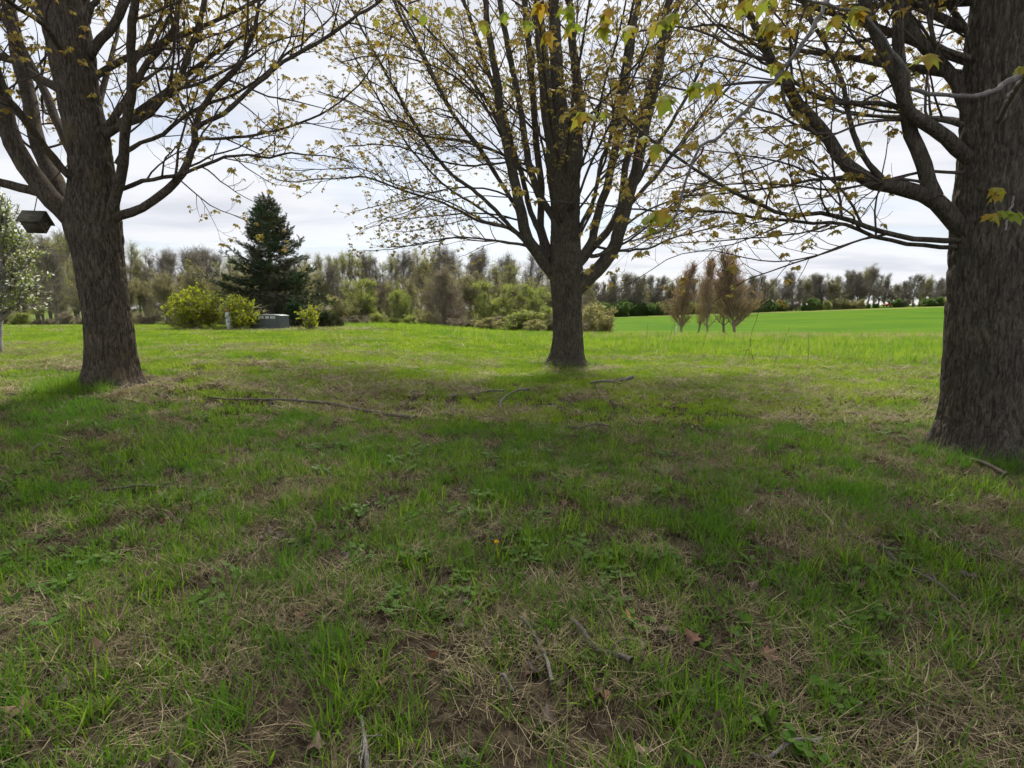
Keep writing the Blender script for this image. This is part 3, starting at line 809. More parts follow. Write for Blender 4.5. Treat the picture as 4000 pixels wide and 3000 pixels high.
mid_limbs = [
    ([(2165, 640), (2145, 500), (2130, 400), (2120, 200), (2114, -10)], 74, 46, -0.05),
    ([(2205, 640), (2200, 500), (2190, 350), (2180, 150), (2176, -10)], 84, 50, 0.05),
    ([(2250, 640), (2262, 500), (2266, 400), (2245, 200), (2225, -10)], 66, 30, 0.1),
    ([(2195, 1095), (2150, 1060), (2102, 1002), (2060, 940), (2042, 870), (2020, 780), (2005, 690), (1985, 597), (1960, 464), (1940, 298), (1920, 166), (1900, 0)], 66, 26, -0.05),
    ([(2120, 1020), (2117, 944), (2095, 875), (2073, 825), (2052, 752), (2034, 687), (2019, 633), (1994, 560), (1960, 430), (1900, 280), (1850, 120), (1810, -10)], 30, 18, 0.2),
    ([(2150, 1010), (2124, 930), (2108, 875), (2110, 803), (2113, 695), (2106, 604), (2095, 450), (2080, 250), (2060, 100), (2050, -10)], 38, 28, 0.3),
    ([(2165, 850), (2120, 790), (2095, 740), (2070, 677), (2055, 604), (2033, 464), (2013, 332), (1986, 199), (1946, 0)], 38, 26, -0.2),
    ([(2060, 945), (2000, 885), (1940, 820), (1870, 760), (1800, 705), (1732, 640), (1660, 545), (1597, 445), (1515, 298), (1434, 152), (1370, 20)], 22, 9, -0.1),
    ([(2050, 890), (2000, 787), (1930, 680), (1868, 586), (1781, 472), (1716, 353), (1651, 217), (1586, 98), (1535, -10)], 22, 12, 0.2),
    ([(2040, 925), (1990, 892), (1930, 875), (1868, 857), (1760, 798), (1651, 765), (1540, 735), (1461, 704), (1407, 690), (1355, 698), (1250, 705), (1152, 709), (1080, 700), (1039, 680)], 16, 4, -0.05),
    ([(2120, 700), (2060, 650), (2000, 640), (1900, 645), (1814, 648), (1705, 624), (1620, 595), (1570, 575), (1461, 564), (1360, 570)], 13, 5, -0.15),
    ([(2080, 690), (1950, 602), (1841, 564), (1760, 548), (1678, 537), (1570, 499), (1461, 450), (1353, 391), (1244, 358)], 14, 5, 0.15),
    ([(2110, 985), (2054, 957), (1928, 938), (1801, 925), (1700, 945), (1600, 965), (1510, 968)], 13, 4, -0.2),
    ([(2030, 860), (1960, 840), (1850, 828), (1740, 840), (1650, 850), (1560, 858), (1500, 845)], 10, 4, 0.1),
    ([(1990, 770), (1900, 740), (1800, 735), (1680, 760), (1560, 790), (1450, 810), (1370, 830)], 10, 4, 0.25),
    ([(2000, 620), (1920, 470), (1830, 350), (1720, 270), (1600, 230), (1470, 220), (1340, 240)], 13, 5, -0.2),
    ([(1985, 560), (1900, 400), (1800, 260), (1700, 150), (1600, 60), (1540, -20)], 16, 9, 0.1),
    ([(2250, 1120), (2316, 1074), (2363, 1027), (2406, 966), (2424, 912), (2435, 857), (2450, 803), (2471, 731), (2493, 658), (2508, 586), (2530, 480), (2560, 350), (2585, 200), (2612, -10)], 76, 36, -0.1),
    ([(2240, 1050), (2280, 990), (2316, 941), (2330, 870), (2345, 800), (2370, 730), (2385, 650), (2405, 560), (2430, 430), (2455, 300), (2475, 150), (2500, -10)], 46, 28, 0.1),
    ([(2260, 1030), (2300, 985), (2350, 930), (2385, 880), (2410, 830), (2425, 760), (2440, 650), (2480, 500), (2540, 330), (2600, 150), (2650, -10)], 42, 24, 0.35),
    ([(2240, 960), (2262, 912), (2290, 850), (2323, 774), (2348, 658), (2381, 568), (2410, 420), (2440, 250), (2470, 60)], 22, 14, -0.3),
    ([(2320, 960), (2406, 977), (2480, 975), (2551, 966), (2623, 933), (2700, 915), (2800, 890), (2900, 872), (3000, 880)], 14, 4, -0.15),
    ([(2270, 985), (2316, 1005), (2370, 980), (2424, 955), (2500, 905), (2600, 830), (2700, 755), (2800, 690), (2900, 600)], 14, 6, -0.25),
    ([(2440, 830), (2500, 750), (2580, 660), (2660, 560), (2750, 440), (2850, 330), (2950, 200)], 20, 8, 0.1),
    ([(2470, 740), (2540, 620), (2620, 480), (2700, 330), (2780, 160), (2840, 0)], 22, 10, 0.25),
    ([(2420, 900), (2500, 840), (2600, 790), (2720, 760), (2840, 740), (2960, 745)], 12, 4, 0.3),
    ([(2400, 560), (2480, 440), (2570, 350), (2680, 270), (2800, 220)], 13, 5, -0.2),
]
right_trunk = [(3838, 1800, 352), (3836, 1700, 340), (3834, 1600, 326), (3836, 1450, 322), (3843, 1300, 316), (3852, 1150, 318), (3868, 1000, 338), (3880, 900, 350), (3888, 750, 338), (3896, 600, 322), (3908, 450, 318), (3918, 300, 318), (3930, 150, 316), (3945, 0, 306), (3960, -160, 280)]
right_limbs = [
    ([(3830, 960), (3770, 890), (3708, 832), (3641, 772), (3563, 735), (3500, 718), (3442, 705), (3382, 681), (3310, 621), (3262, 561), (3238, 524), (3189, 470), (3129, 410), (3093, 362), (3045, 283), (2990, 223), (2936, 108), (2885, -10)], 96, 34, 0.05),
    ([(3640, 770), (3623, 723), (3599, 651), (3551, 573), (3527, 482), (3515, 392), (3479, 301), (3442, 229), (3412, 151), (3376, 60), (3355, -10)], 74, 44, 0.1),
    ([(3440, 700), (3400, 655), (3358, 591), (3334, 530), (3316, 452), (3298, 362), (3274, 271), (3238, 181), (3189, 108), (3155, -10)], 26, 16, 0.25),
    ([(3244, 530), (3189, 524), (3141, 482), (3081, 434), (3057, 386), (3051, 325), (3063, 283), (3100, 200), (3120, 100)], 19, 11, -0.1),
    ([(3830, 660), (3762, 603), (3684, 530), (3611, 476), (3551, 425), (3527, 362), (3515, 241), (3509, 121), (3503, -10)], 74, 46, -0.15),
    ([(3560, 440), (3491, 410), (3412, 398), (3322, 398), (3238, 392), (3165, 362), (3099, 319), (3040, 270), (2980, 200), (2900, 140), (2800, 100), (2680, 110)], 26, 8, 0.2),
    ([(3830, 520), (3774, 434), (3732, 338), (3690, 283), (3635, 241), (3581, 169), (3539, 90), (3520, -10)], 66, 46, 0.25),
    ([(3790, 235), (3750, 217), (3700, 198), (3660, 165), (3641, 90), (3620, -10)], 26, 20, 0.1),
    ([(3740, 945), (3690, 943), (3593, 940), (3491, 916), (3382, 886), (3322, 862), (3238, 850), (3141, 844), (3069, 832), (2990, 790), (2904, 749), (2824, 696), (2732, 643), (2619, 564), (2499, 491), (2400, 411), (2300, 380), (2200, 350)], 30, 7, -0.1),
    ([(3740, 968), (3684, 967), (3563, 964), (3473, 940), (3412, 922), (3300, 880), (3150, 865), (3000, 855), (2850, 835), (2700, 828), (2500, 826), (2350, 815), (2200, 800), (2080, 790)], 24, 5, 0.1),
    ([(3760, 490), (3720, 482), (3623, 464), (3540, 445), (3450, 440)], 24, 12, 0.4),
    ([(3760, 672), (3708, 669), (3623, 663), (3550, 680), (3479, 699), (3352, 699), (3201, 681), (3081, 639), (2960, 609), (2850, 590), (2700, 580)], 17, 5, 0.2),
    ([(3640, 730), (3560, 700), (3442, 711), (3330, 735), (3232, 747), (3140, 740), (3051, 729), (2900, 723), (2780, 730), (2650, 760)], 15, 5, 0.0),
    ([(3515, 470), (3460, 470), (3412, 476), (3322, 500), (3238, 530), (3160, 565), (3081, 603), (2990, 640), (2900, 669), (2750, 710), (2600, 740)], 13, 4, -0.15),
    ([(3250, 870), (3150, 905), (3000, 925), (2850, 935), (2720, 945), (2600, 950), (2480, 945)], 9, 3, 0.15),
    ([(3400, 920), (3250, 985), (3130, 1020), (3050, 1028), (2960, 1022), (2800, 985), (2650, 990), (2560, 1040), (2450, 1110), (2380, 1155)], 8, 3, -0.05),
    ([(3090, 330), (2980, 325), (2850, 330), (2720, 360), (2600, 330), (2480, 300), (2380, 310)], 15, 5, -0.2),
    ([(2990, 230), (2880, 200), (2780, 140), (2680, 110), (2560, 105), (2440, 145)], 14, 5, 0.1),
]
# extras: n, z0, z1, elevation range, length range, azimuth range (0 = away from camera), radius
left_root, left_l, left_off = build_maple('maple_tree', 'big leaning maple with reddish furrowed bark and a birdhouse under its limb', 11, LEFT_D, left_trunk, 5.5, left_limbs,
    [(10, 3.0, 6.5, 25, 60, 3.5, 5.5, -70, 70, 0.05), (18, 8.6, 12.5, 10, 60, 3.5, 6.0, 0, 360, 0.05), (4, 5.0, 7.5, 25, 55, 3, 4.5, 90, 270, 0.05)], M['bark_red'])
mid_root, mid_l, mid_off = build_maple('maple_tree', 'many-stemmed spreading maple standing alone in the middle of the lawn', 23, MID_D, mid_trunk, 0, mid_limbs,
    [(5, 2.8, 5.5, 38, 70, 4.5, 7.0, -80, 80, 0.05), (8, 3.0, 6.0, 15, 45, 4.5, 6.5, 110, 250, 0.04), (24, 9.6, 14.5, 15, 60, 3.5, 6.5, 0, 360, 0.05)], M['bark'], dens=1.02, twin=True, bare=0.28)
right_root, right_l, right_off = build_maple('maple_tree', 'stout maple with thick grey-brown trunk beside the taller meadow grass', 37, RIGHT_D, right_trunk, 7.0, right_limbs,
    [(10, 2.6, 5.0, 20, 55, 3.0, 5.0, -60, 80, 0.05), (20, 6.2, 11.5, 10, 60, 3.5, 6.5, 0, 360, 0.05)], M['bark'])

# ------------------------------------------------------------------ near branches of the right maple that reach over the camera
def near_branch(pts, depths, w0, w1, mat, leaves, rng, root, off):
    P = np.array([at(x, y, d) for (x, y), d in zip(pts, depths)])
    n = max(14, len(pts) * 4)
    C = resample(catmull(P, n * 2), n)
    R = np.linspace(w0 / 2 * depths[0] / F, w1 / 2 * depths[-1] / F, n) * (1 + 0.30 * rng.uniform(-1, 1, n) * (rng.uniform(size=n) < .5))
    C = C + rng.normal(size=C.shape) * 0.006
    V, Q = tubes(C[None], R[None], 8)
    b = link('branch', mesh_from('branch', V - off, Q, [mat]), root)
    for (x, y, d, size, n_l) in leaves:
        p = at(x, y, d)
        j = int(np.argmin(np.linalg.norm(C - p, axis=1)))
        sh = curve_batch(C[j][None], nrm(p - C[j])[None], np.array([max(0.04, np.linalg.norm(p - C[j]))]), 5, 0.15, 0.05, rng)
        V, Q = tubes(sh, np.full((1, 5), 0.0018), 5)
        t = link('twig', mesh_from('twig', V - off, Q, [M['reddish_twig']]), b)
        e = sh[0, -1]
        for q in range(n_l):
            az = 2 * math.pi * q / n_l + rng.uniform(-.5, .5)
            o = link('leaf', BIGLEAF[rng.integers(0, 4)], b, e - off + np.array([math.cos(az), math.sin(az), 0.1]) * size * 0.25)
            s = size * rng.uniform(0.7, 1.2)
            o.scale = (s, s, s)
            o.rotation_euler = (-rng.uniform(0.3, 1.1), rng.uniform(-.5, .5), az - math.pi / 2)
M['reddish_twig'] = plain_mat('red_petiole', (0.16, 0.07, 0.05), 0.6)
_r = np.random.default_rng(71)
near_branch([(3905, 470), (3950, 380), (4010, 285), (3925, 325), (3877, 362), (3774, 374), (3653, 362), (3575, 350), (3527, 289), (3491, 211), (3442, 133), (3424, 108), (3346, 60), (3262, 30), (3159, 0), (3060, -40)],
            [5.3, 4.4, 3.5, 3.2, 3.1, 3.0, 2.9, 2.85, 2.8, 2.8, 2.75, 2.75, 2.75, 2.7, 2.7, 2.7], 22, 8, M['pale_twig'],
            [(3630, 215, 2.9, 0.085, 3), (3990, 265, 3.3, 0.085, 3), (3340, 40, 2.7, 0.075, 4), (3255, 65, 2.7, 0.07, 4), (3010, 90, 2.75, 0.085, 5), (3100, 120, 2.75, 0.06, 4)], _r, right_root, right_off)
near_branch([(3300, -160), (3230, 0), (3196, 66), (3149, 159), (3076, 252), (2997, 345), (2897, 444), (2798, 537), (2718, 597), (2678, 729), (2645, 816), (2572, 902), (2466, 942)],
            [3.4, 3.1, 3.0, 2.95, 2.9, 2.85, 2.8, 2.75, 2.7, 2.7, 2.7, 2.7, 2.7], 20, 6, M['pale_twig'],
            [(3030, 250, 2.9, 0.075, 4), (3060, 270, 2.9, 0.07, 3), (2600, 385, 2.7, 0.085, 4), (2690, 350, 2.7, 0.085, 4), (2770, 345, 2.7, 0.07, 3), (2580, 820, 2.7, 0.09, 4), (2520, 850, 2.7, 0.06, 3), (2770, 785, 2.7, 0.075, 3), (2570, 905, 2.7, 0.05, 3), (2640, 770, 2.7, 0.07, 2)], _r, right_root, right_off)
near_branch([(2755, 585), (2700, 640), (2600, 655), (2500, 625), (2420, 580), (2340, 520), (2310, 460)],
            [2.75, 2.8, 2.85, 2.9, 2.9, 2.9, 2.9], 8, 4, M['reddish_twig'],
            [(2290, 455, 2.9, 0.085, 3), (2345, 440, 2.9, 0.06, 2), (2520, 535, 2.9, 0.06, 3), (2565, 570, 2.9, 0.08, 3), (2455, 600, 2.9, 0.05, 3)], _r, right_root, right_off)
near_branch([(3159, 0), (2900, -60), (2700, -90), (2500, -60), (2300, -70), (2050, -110), (1800, -60), (1600, 20)],
            [2.7, 2.9, 3.1, 3.2, 3.3, 3.4, 3.5, 3.6], 14, 5, M['twig'],
            [(2990, 10, 3.0, 0.08, 3), (2880, 30, 3.0, 0.07, 3), (2640, 60, 3.1, 0.07, 4), (2560, 90, 3.2, 0.08, 4), (2470, 110, 3.2, 0.08, 4), (2390, 60, 3.2, 0.085, 4), (2350, 110, 3.2, 0.075, 4), (2270, 105, 3.3, 0.075, 3), (2220, 65, 3.3, 0.085, 4), (2120, 20, 3.3, 0.085, 4), (2140, 130, 3.4, 0.07, 4), (2080, 90, 3.4, 0.06, 4), (1960, 60, 3.5, 0.06, 3), (1900, 90, 3.5, 0.07, 3), (1740, 40, 3.5, 0.06, 3), (1660, 55, 3.5, 0.06, 3), (1600, 20, 3.6, 0.06, 3), (1470, 70, 3.6, 0.05, 3)], _r, right_root, right_off)
near_branch([(3960, 770), (3940, 850), (3925, 900), (3900, 830), (3885, 790)], [5.2, 4.6, 4.3, 4.2, 4.2], 9, 4, M['pale_twig'],
            [(3895, 735, 4.2, 0.085, 3), (3885, 775, 4.2, 0.08, 3), (3875, 840, 4.2, 0.09, 4), (3915, 830, 4.2, 0.09, 4), (3960, 840, 4.2, 0.09, 4)], _r, right_root, right_off)

# ------------------------------------------------------------------ background trees and shrubs: one mesh pair per kind, shared by the copies
LQ_V = np.array([(0, -0.5, 0), (0.42, 0, 0.10), (0, 0.5, 0), (-0.42, 0, 0.10)], float)
LQ_F = np.array([(0, 1, 2, 3)])
def woody(seed, h, stems, limb, br, tw, leaf, trunk_r=0.2, limb_from=0.3, lean=0.0):
    """stems: (n, spread) ; limb: (n, len, elev_lo, elev_hi, up) ; br: (per m, len) ; tw: (per m, len) ; leaf: (per twig, size, spread, keep_low)"""
    rng = np.random.default_rng(seed)
    parts, S = [], []
    n, spread = stems
    P0 = np.zeros((n, 3)); P0[:, :2] = rng.normal(size=(n, 2)) * spread * 0.12
    az = rng.uniform(0, 2 * math.pi, n); tilt = rng.uniform(0.25, 1, n) * spread
    D0 = np.stack([np.cos(az) * tilt + lean, np.sin(az) * tilt, np.ones(n)], -1)
    L = h * rng.uniform(0.82, 1.0, n) / np.sqrt(1 + tilt ** 2) ** 0.3
    ST = curve_batch(P0, D0, L, 14, 0.15, 0.05, rng); P0[:, 2] -= 0.3; ST[:, 0, 2] -= 0.3
    RT = (trunk_r * rng.uniform(0.8, 1.1, n))[:, None] * np.linspace(1, 0.08, 14)[None] ** 0.8
    V, Q = tubes(ST, RT, 7); trunk = (V, Q)
    def sub(B, Ls, per_m, lo, hi=0.98):
        m = np.maximum(1, (Ls * per_m + rng.uniform(0, 1, len(Ls))).astype(int)); src = np.repeat(np.arange(len(Ls)), m)
        t = rng.uniform(lo, hi, len(src)); k = B.shape[1]
        f = t * (k - 1); i = np.minimum(f.astype(int), k - 2); f = (f - i)[:, None]
        a, b = B[src, i], B[src, i + 1]; T = nrm(b - a)
        v = rng.normal(size=T.shape); v -= T * np.sum(v * T, 1, keepdims=True)
        return src, t, a + (b - a) * f, T, nrm(v)
    nl, ll, e0, e1, up = limb
    src, t, p, T, v = sub(ST, L, nl / h, limb_from)
    el = np.radians(e0 + (e1 - e0) * (t - limb_from) / (1 - limb_from) + rng.normal(size=len(t)) * 8)
    azl = np.arctan2(v[:, 1], v[:, 0])
    d = np.stack([np.cos(azl) * np.cos(el), np.sin(azl) * np.cos(el), np.sin(el)], -1) + T * 0.25
    Ll = ll * (1.0 - 0.55 * ((t - limb_from) / (1 - limb_from)) ** 1.5) * rng.uniform(0.75, 1.2, len(t))
    LB = curve_batch(p, d, Ll, 9, up, 0.09, rng)
    rl = np.minimum(trunk_r * 0.5, 0.018 + Ll * 0.016)
    parts.append(tubes(LB, rl[:, None] * np.linspace(1, 0.2, 9)[None], 5))
    src, t, p, T, v = sub(LB, Ll, br[0] * 2.3, 0.12)
    Lb = br[1] * (1.15 - 0.6 * t) * rng.uniform(0.5, 1.2, len(t)) * np.clip(Ll[src] / ll, 0.6, 1)
    BB = curve_batch(p, T * 0.75 + v * 0.7, Lb, 6, up * 0.8 + 0.1, 0.12, rng)
    parts.append(tubes(BB, np.minimum(0.026, 0.012 + Lb * 0.007)[:, None] * np.linspace(1, 0.4, 6)[None], 4))
    src, t, p, T, v = sub(BB, Lb, tw[0] * 3.0, 0.1)
    Lt = tw[1] * 1.25 * rng.uniform(0.5, 1.3, len(t))
    TB = curve_batch(p, T * 0.7 + v * 0.7, Lt, 3, 0.35, 0.15, rng)
    parts.append(tubes(TB, np.full((len(t), 3), 0.0105) * np.linspace(1, 0.7, 3)[None], 3))
    V, Fq = merge(parts)
    # leaves
    per, size, spr, topk = leaf
    m = rng.poisson(per * 1.7, len(TB)); src = np.repeat(np.arange(len(TB)), m)
    tt = rng.uniform(0.1, 1.0, len(src))[:, None]
    lp = TB[src, 0] * (1 - tt) + TB[src, -1] * tt + rng.normal(size=(len(src), 3)) * spr
    s = size * 1.05 * rng.uniform(0.6, 1.4, len(src))
    mats = frames(rand_dir(rng, len(src)) + np.array([0, 0, 0.5]), rng) * s[:, None, None]
    LV, LF = scatter(LQ_V, LQ_F, mats, lp)
    return trunk, (V, Fq), (LV, LF), h
KINDS = {}
def kind(name, bark, leafm, leafm2=None, split=None, **kw):
    tr, wd, lf, h = woody(**kw)
    V, Fq = merge([tr, wd])
    mt = mesh_from('trunk', V, Fq, [bark])
    mc = mesh_from('crown', lf[0], lf[1], [leafm] + ([leafm2] if leafm2 else []), smooth=False)
    if leafm2:
        z = lf[0][:, 2].reshape(-1, 4).mean(1)
        rr = np.random.default_rng(1).uniform(size=len(z))
        mc.polygons.foreach_set('material_index', ((z / h + (rr - 0.5) * 0.5) > split).astype(np.int32))
    print(name, 'tris', len(V), 'leaves', len(lf[1]), 'h', V[:,2].max())
    KINDS[name] = (mt, mc, float(max(V[:, 2].max(), lf[0][:, 2].max())), float(np.percentile(np.abs(lf[0][:, 0]), 97)))
kind('bare_oak', M['bg_bark'], M['lf_grey'], seed=1, h=12, stems=(1, 0.05), limb=(34, 4.2, 22, 68, 0.35), br=(2.5, 1.6), tw=(2.8, 0.6), leaf=(0.6, 0.06, 0.06, 0), trunk_r=0.24, limb_from=0.18)
kind('bare_ash', M['bg_bark'], M['lf_grey'], seed=2, h=13, stems=(2, 0.08), limb=(24, 3.4, 38, 75, 0.45), br=(2.5, 1.5), tw=(2.8, 0.6), leaf=(0.5, 0.06, 0.06, 0), trunk_r=0.17, limb_from=0.18)
kind('olive_elm', M['bg_bark'], M['lf_olive'], seed=3, h=12, stems=(2, 0.14), limb=(24, 3.6, 30, 72, 0.4), br=(2.4, 1.6), tw=(2.4, 0.65), leaf=(1.6, 0.095, 0.13, 0), trunk_r=0.18, limb_from=0.14)
kind('olive_poplar', M['bg_bark'], M['lf_olive'], M['lf_green'], 0.95, seed=4, h=12, stems=(4, 0.12), limb=(15, 2.8, 35, 75, 0.45), br=(2.4, 1.5), tw=(2.4, 0.6), leaf=(1.4, 0.095, 0.13, 0), trunk_r=0.14, limb_from=0.12)
kind('green_willow', M['bg_bark'], M['lf_green'], seed=5, h=8, stems=(6, 0.5), limb=(9, 2.2, 15, 65, 0.35), br=(3.0, 1.1), tw=(3.4, 0.5), leaf=(2.4, 0.095, 0.08, 0), trunk_r=0.10, limb_from=0.15)
kind('lime_willow', M['bg_bark'], M['lf_lime'], seed=6, h=7, stems=(7, 0.55), limb=(8, 2.0, 10, 65, 0.4), br=(3.0, 1.0), tw=(3.4, 0.5), leaf=(2.4, 0.095, 0.08, 0), trunk_r=0.08, limb_from=0.12)
kind('brown_thicket_tree', M['bg_bark_brown'], M['lf_grey'], M['lf_olive'], 0.72, seed=7, h=9, stems=(2, 0.12), limb=(34, 3.2, 20, 70, 0.35), br=(2.8, 1.5), tw=(2.6, 0.6), leaf=(0.6, 0.07, 0.08, 0), trunk_r=0.15, limb_from=0.1)
kind('grey_shrub', M['bg_bark_brown'], M['lf_grey'], seed=8, h=3.2, stems=(10, 0.7), limb=(8, 1.1, 0, 60, 0.2), br=(4.0, 0.6), tw=(5, 0.3), leaf=(0.8, 0.05, 0.05, 0), trunk_r=0.03, limb_from=0.1)
kind('green_shrub', M['bg_bark'], M['lf_green'], seed=9, h=3.0, stems=(9, 0.7), limb=(8, 1.1, 0, 60, 0.2), br=(4.0, 0.6), tw=(5, 0.3), leaf=(2.8, 0.075, 0.05, 0), trunk_r=0.03, limb_from=0.05)
kind('olive_shrub', M['bg_bark'], M['lf_olive'], seed=10, h=3.4, stems=(9, 0.6), limb=(8, 1.2, 5, 60, 0.2), br=(4.0, 0.6), tw=(5, 0.3), leaf=(2.4, 0.075, 0.05, 0), trunk_r=0.03, limb_from=0.05)
kind('hedge_shrub', M['bg_bark'], M['lf_dark'], seed=14, h=3.0, stems=(11, 0.9), limb=(9, 1.1, 0, 60, 0.2), br=(4.0, 0.6), tw=(5, 0.3), leaf=(3.6, 0.11, 0.08, 0), trunk_r=0.03, limb_from=0.0)
for q, sd in enumerate((31, 32, 33)):
    kind('red_maple_%d' % q, M['tan_bark'], M['lf_orange'], M['lf_red'], [0.60, 0.66, 0.55][q], seed=sd, h=9.2, stems=(1, 0.03), limb=([78, 62, 84][q], [3.1, 2.5, 3.5][q], 42, 80, 0.6), br=(2.2, 1.0), tw=(2.0, 0.45), leaf=(1.1, 0.065, 0.09, 0), trunk_r=0.13, limb_from=0.11)
_prng = np.random.default_rng(99)
def place(kindname, x, y, h, wscale, name, label, group, rz=None, cat='tree', part2='crown'):
    mt, mc, hk, wk = KINDS[kindname]
    s = h / hk
    o = thing(name, label, cat, (x, y, hz(x, y)), _prng.uniform(0, 6.28) if rz is None else rz, group)
    o.scale = (s * wscale, s * wscale, s)
    link('trunk' if part2 == 'crown' else 'stems', mt, o)
    link(part2, mc, o)
    return o
def top_height(px, py_top, Y):
    x = (px - 2000) / F * Y / (CP + 0) * 1.0
    p = at(px, py_top, Y)
    return p[0], p[2] - hz(p[0], Y)
LBL = {'bare_oak': ('bare_tree', 'bare rounded grey tree in the dense wood behind the lawn'),
       'bare_ash': ('bare_tree', 'tall bare upright grey tree in the dense wood behind the lawn'),
       'olive_elm': ('budding_tree', 'broad olive budding tree in the dense wood behind the lawn'),
       'olive_poplar': ('budding_tree', 'narrow yellow-olive budding tree in the dense wood behind the lawn')}
def behind(px):
    for lim, txt in ((-150, 'beyond the lawn, far past the white blossoming tree'), (60, 'right behind the white blossoming tree'), (320, 'between the blossoming tree and the leaning maple'), (570, 'behind the leaning maple trunk'),
                     (860, 'behind the widest yellow-green shrub'), (1080, 'behind the dark spruce, on its shrub side'), (1290, 'behind the dark spruce, on its open side'), (1500, 'behind the light green bushy willow'), (1610, 'behind the lower lime green willow'),
                     (1830, 'behind the large bare brown tree'), (2010, 'behind the wide green willow'), (2150, 'behind the yellow-green willow'), (9999, 'behind the lawn maple trunk')):
        if px < lim: return txt
def beyond(px):
    for lim, txt in ((2300, 'behind the lawn maple trunk'), (2450, 'between the rounded olive bush and the five maples'), (2580, 'just left of the five upright maples, past the field'), (2680, 'behind the orange-budded end maple'), (2810, 'behind the slim maples of the five'), (2990, 'behind the widest of the five maples'), (3150, 'just right of the five upright maples, past the field'),
                     (3300, 'near the white car past the field'), (3430, 'between the two cars past the field'), (3560, 'close to the red car past the field'), (3690, 'past the field, close beside the stout maple trunk'), (9999, 'past the field, hidden by the stout maple')):
        if px < lim: return txt
# back rows of the wood on the left
tops = np.array([(-900, 930), (-300, 950), (0, 925), (250, 930), (450, 955), (620, 995), (780, 965), (900, 1000), (1100, 1030), (1290, 1000), (1500, 1008), (1700, 985), (1900, 1000), (2100, 1000), (2230, 1040), (2330, 1100)])
px = -900.0
i = 0
seq = ['olive_elm', 'bare_oak', 'olive_poplar', 'olive_elm', 'bare_ash', 'olive_poplar', 'bare_oak', 'olive_elm']
while px < 2300:
    Y = 74 + _prng.uniform(-6, 10)
    ty = np.interp(px, tops[:, 0], tops[:, 1]) + _prng.uniform(-8, 28)
    k = seq[i % len(seq)]
    if 640 < px < 860: k = 'bare_oak'
    if 1230 < px < 1420: k = 'olive_poplar'
    if 1750 < px < 2260: k = ['bare_oak', 'bare_ash'][i % 2]
    x, h = top_height(px, ty, Y)
    place(k, x, Y, h * 1.14, _prng.uniform(1.0, 1.35), LBL[k][0], LBL[k][1].replace('in the dense wood behind the lawn', behind(px)), 'trees of the wood behind the lawn')
    px += _prng.uniform(42, 66); i += 1
px = -800.0
while px < 2250:       # second row, lower, fills the trunks' zone
    Y = 58 + _prng.uniform(-4, 6)
    x, h = top_height(px, _prng.uniform(1005, 1095), Y)
    k = ['olive_elm', 'brown_thicket_tree', 'olive_poplar', 'olive_elm', 'bare_oak'][int(_prng.integers(0, 5))]
    nm = {'brown_thicket_tree': ('thicket_tree', 'low brown twiggy tree filling the wood behind the lawn')}.get(k, (LBL.get(k) or ('', ''))[0:2])
    if k == 'brown_thicket_tree': nm = (nm[0], 'low brown twiggy tree ' + behind(px))
    else: nm = (nm[0], 'lower ' + nm[1].replace('in the dense wood behind the lawn', behind(px)))
    place(k, x, Y, h, _prng.uniform(1.05, 1.4), nm[0], nm[1], 'lower trees of the wood')
    px += _prng.uniform(50, 80)
# understorey along the wood's edge
px = -700.0
while px < 2250:
    Y = 46 + _prng.uniform(-4, 5)
    x, h = top_height(px, _prng.uniform(1190, 1245), Y)
    k = ['grey_shrub', 'olive_shrub', 'grey_shrub', 'green_shrub', 'grey_shrub'][int(_prng.integers(0, 5))]
    lab = {'grey_shrub': 'bare grey-brown shrub at the edge of the wood', 'olive_shrub': 'olive leafing shrub at the edge of the wood', 'green_shrub': 'fresh green shrub at the edge of the wood'}[k]
    lab = lab.replace('at the edge of the wood', behind(px))
    place(k, x, Y, h, _prng.uniform(1.5, 2.2), 'woodland_shrub', lab, 'shrubs at the edge of the wood', cat='shrub', part2='foliage')
    px += _prng.uniform(48, 78)
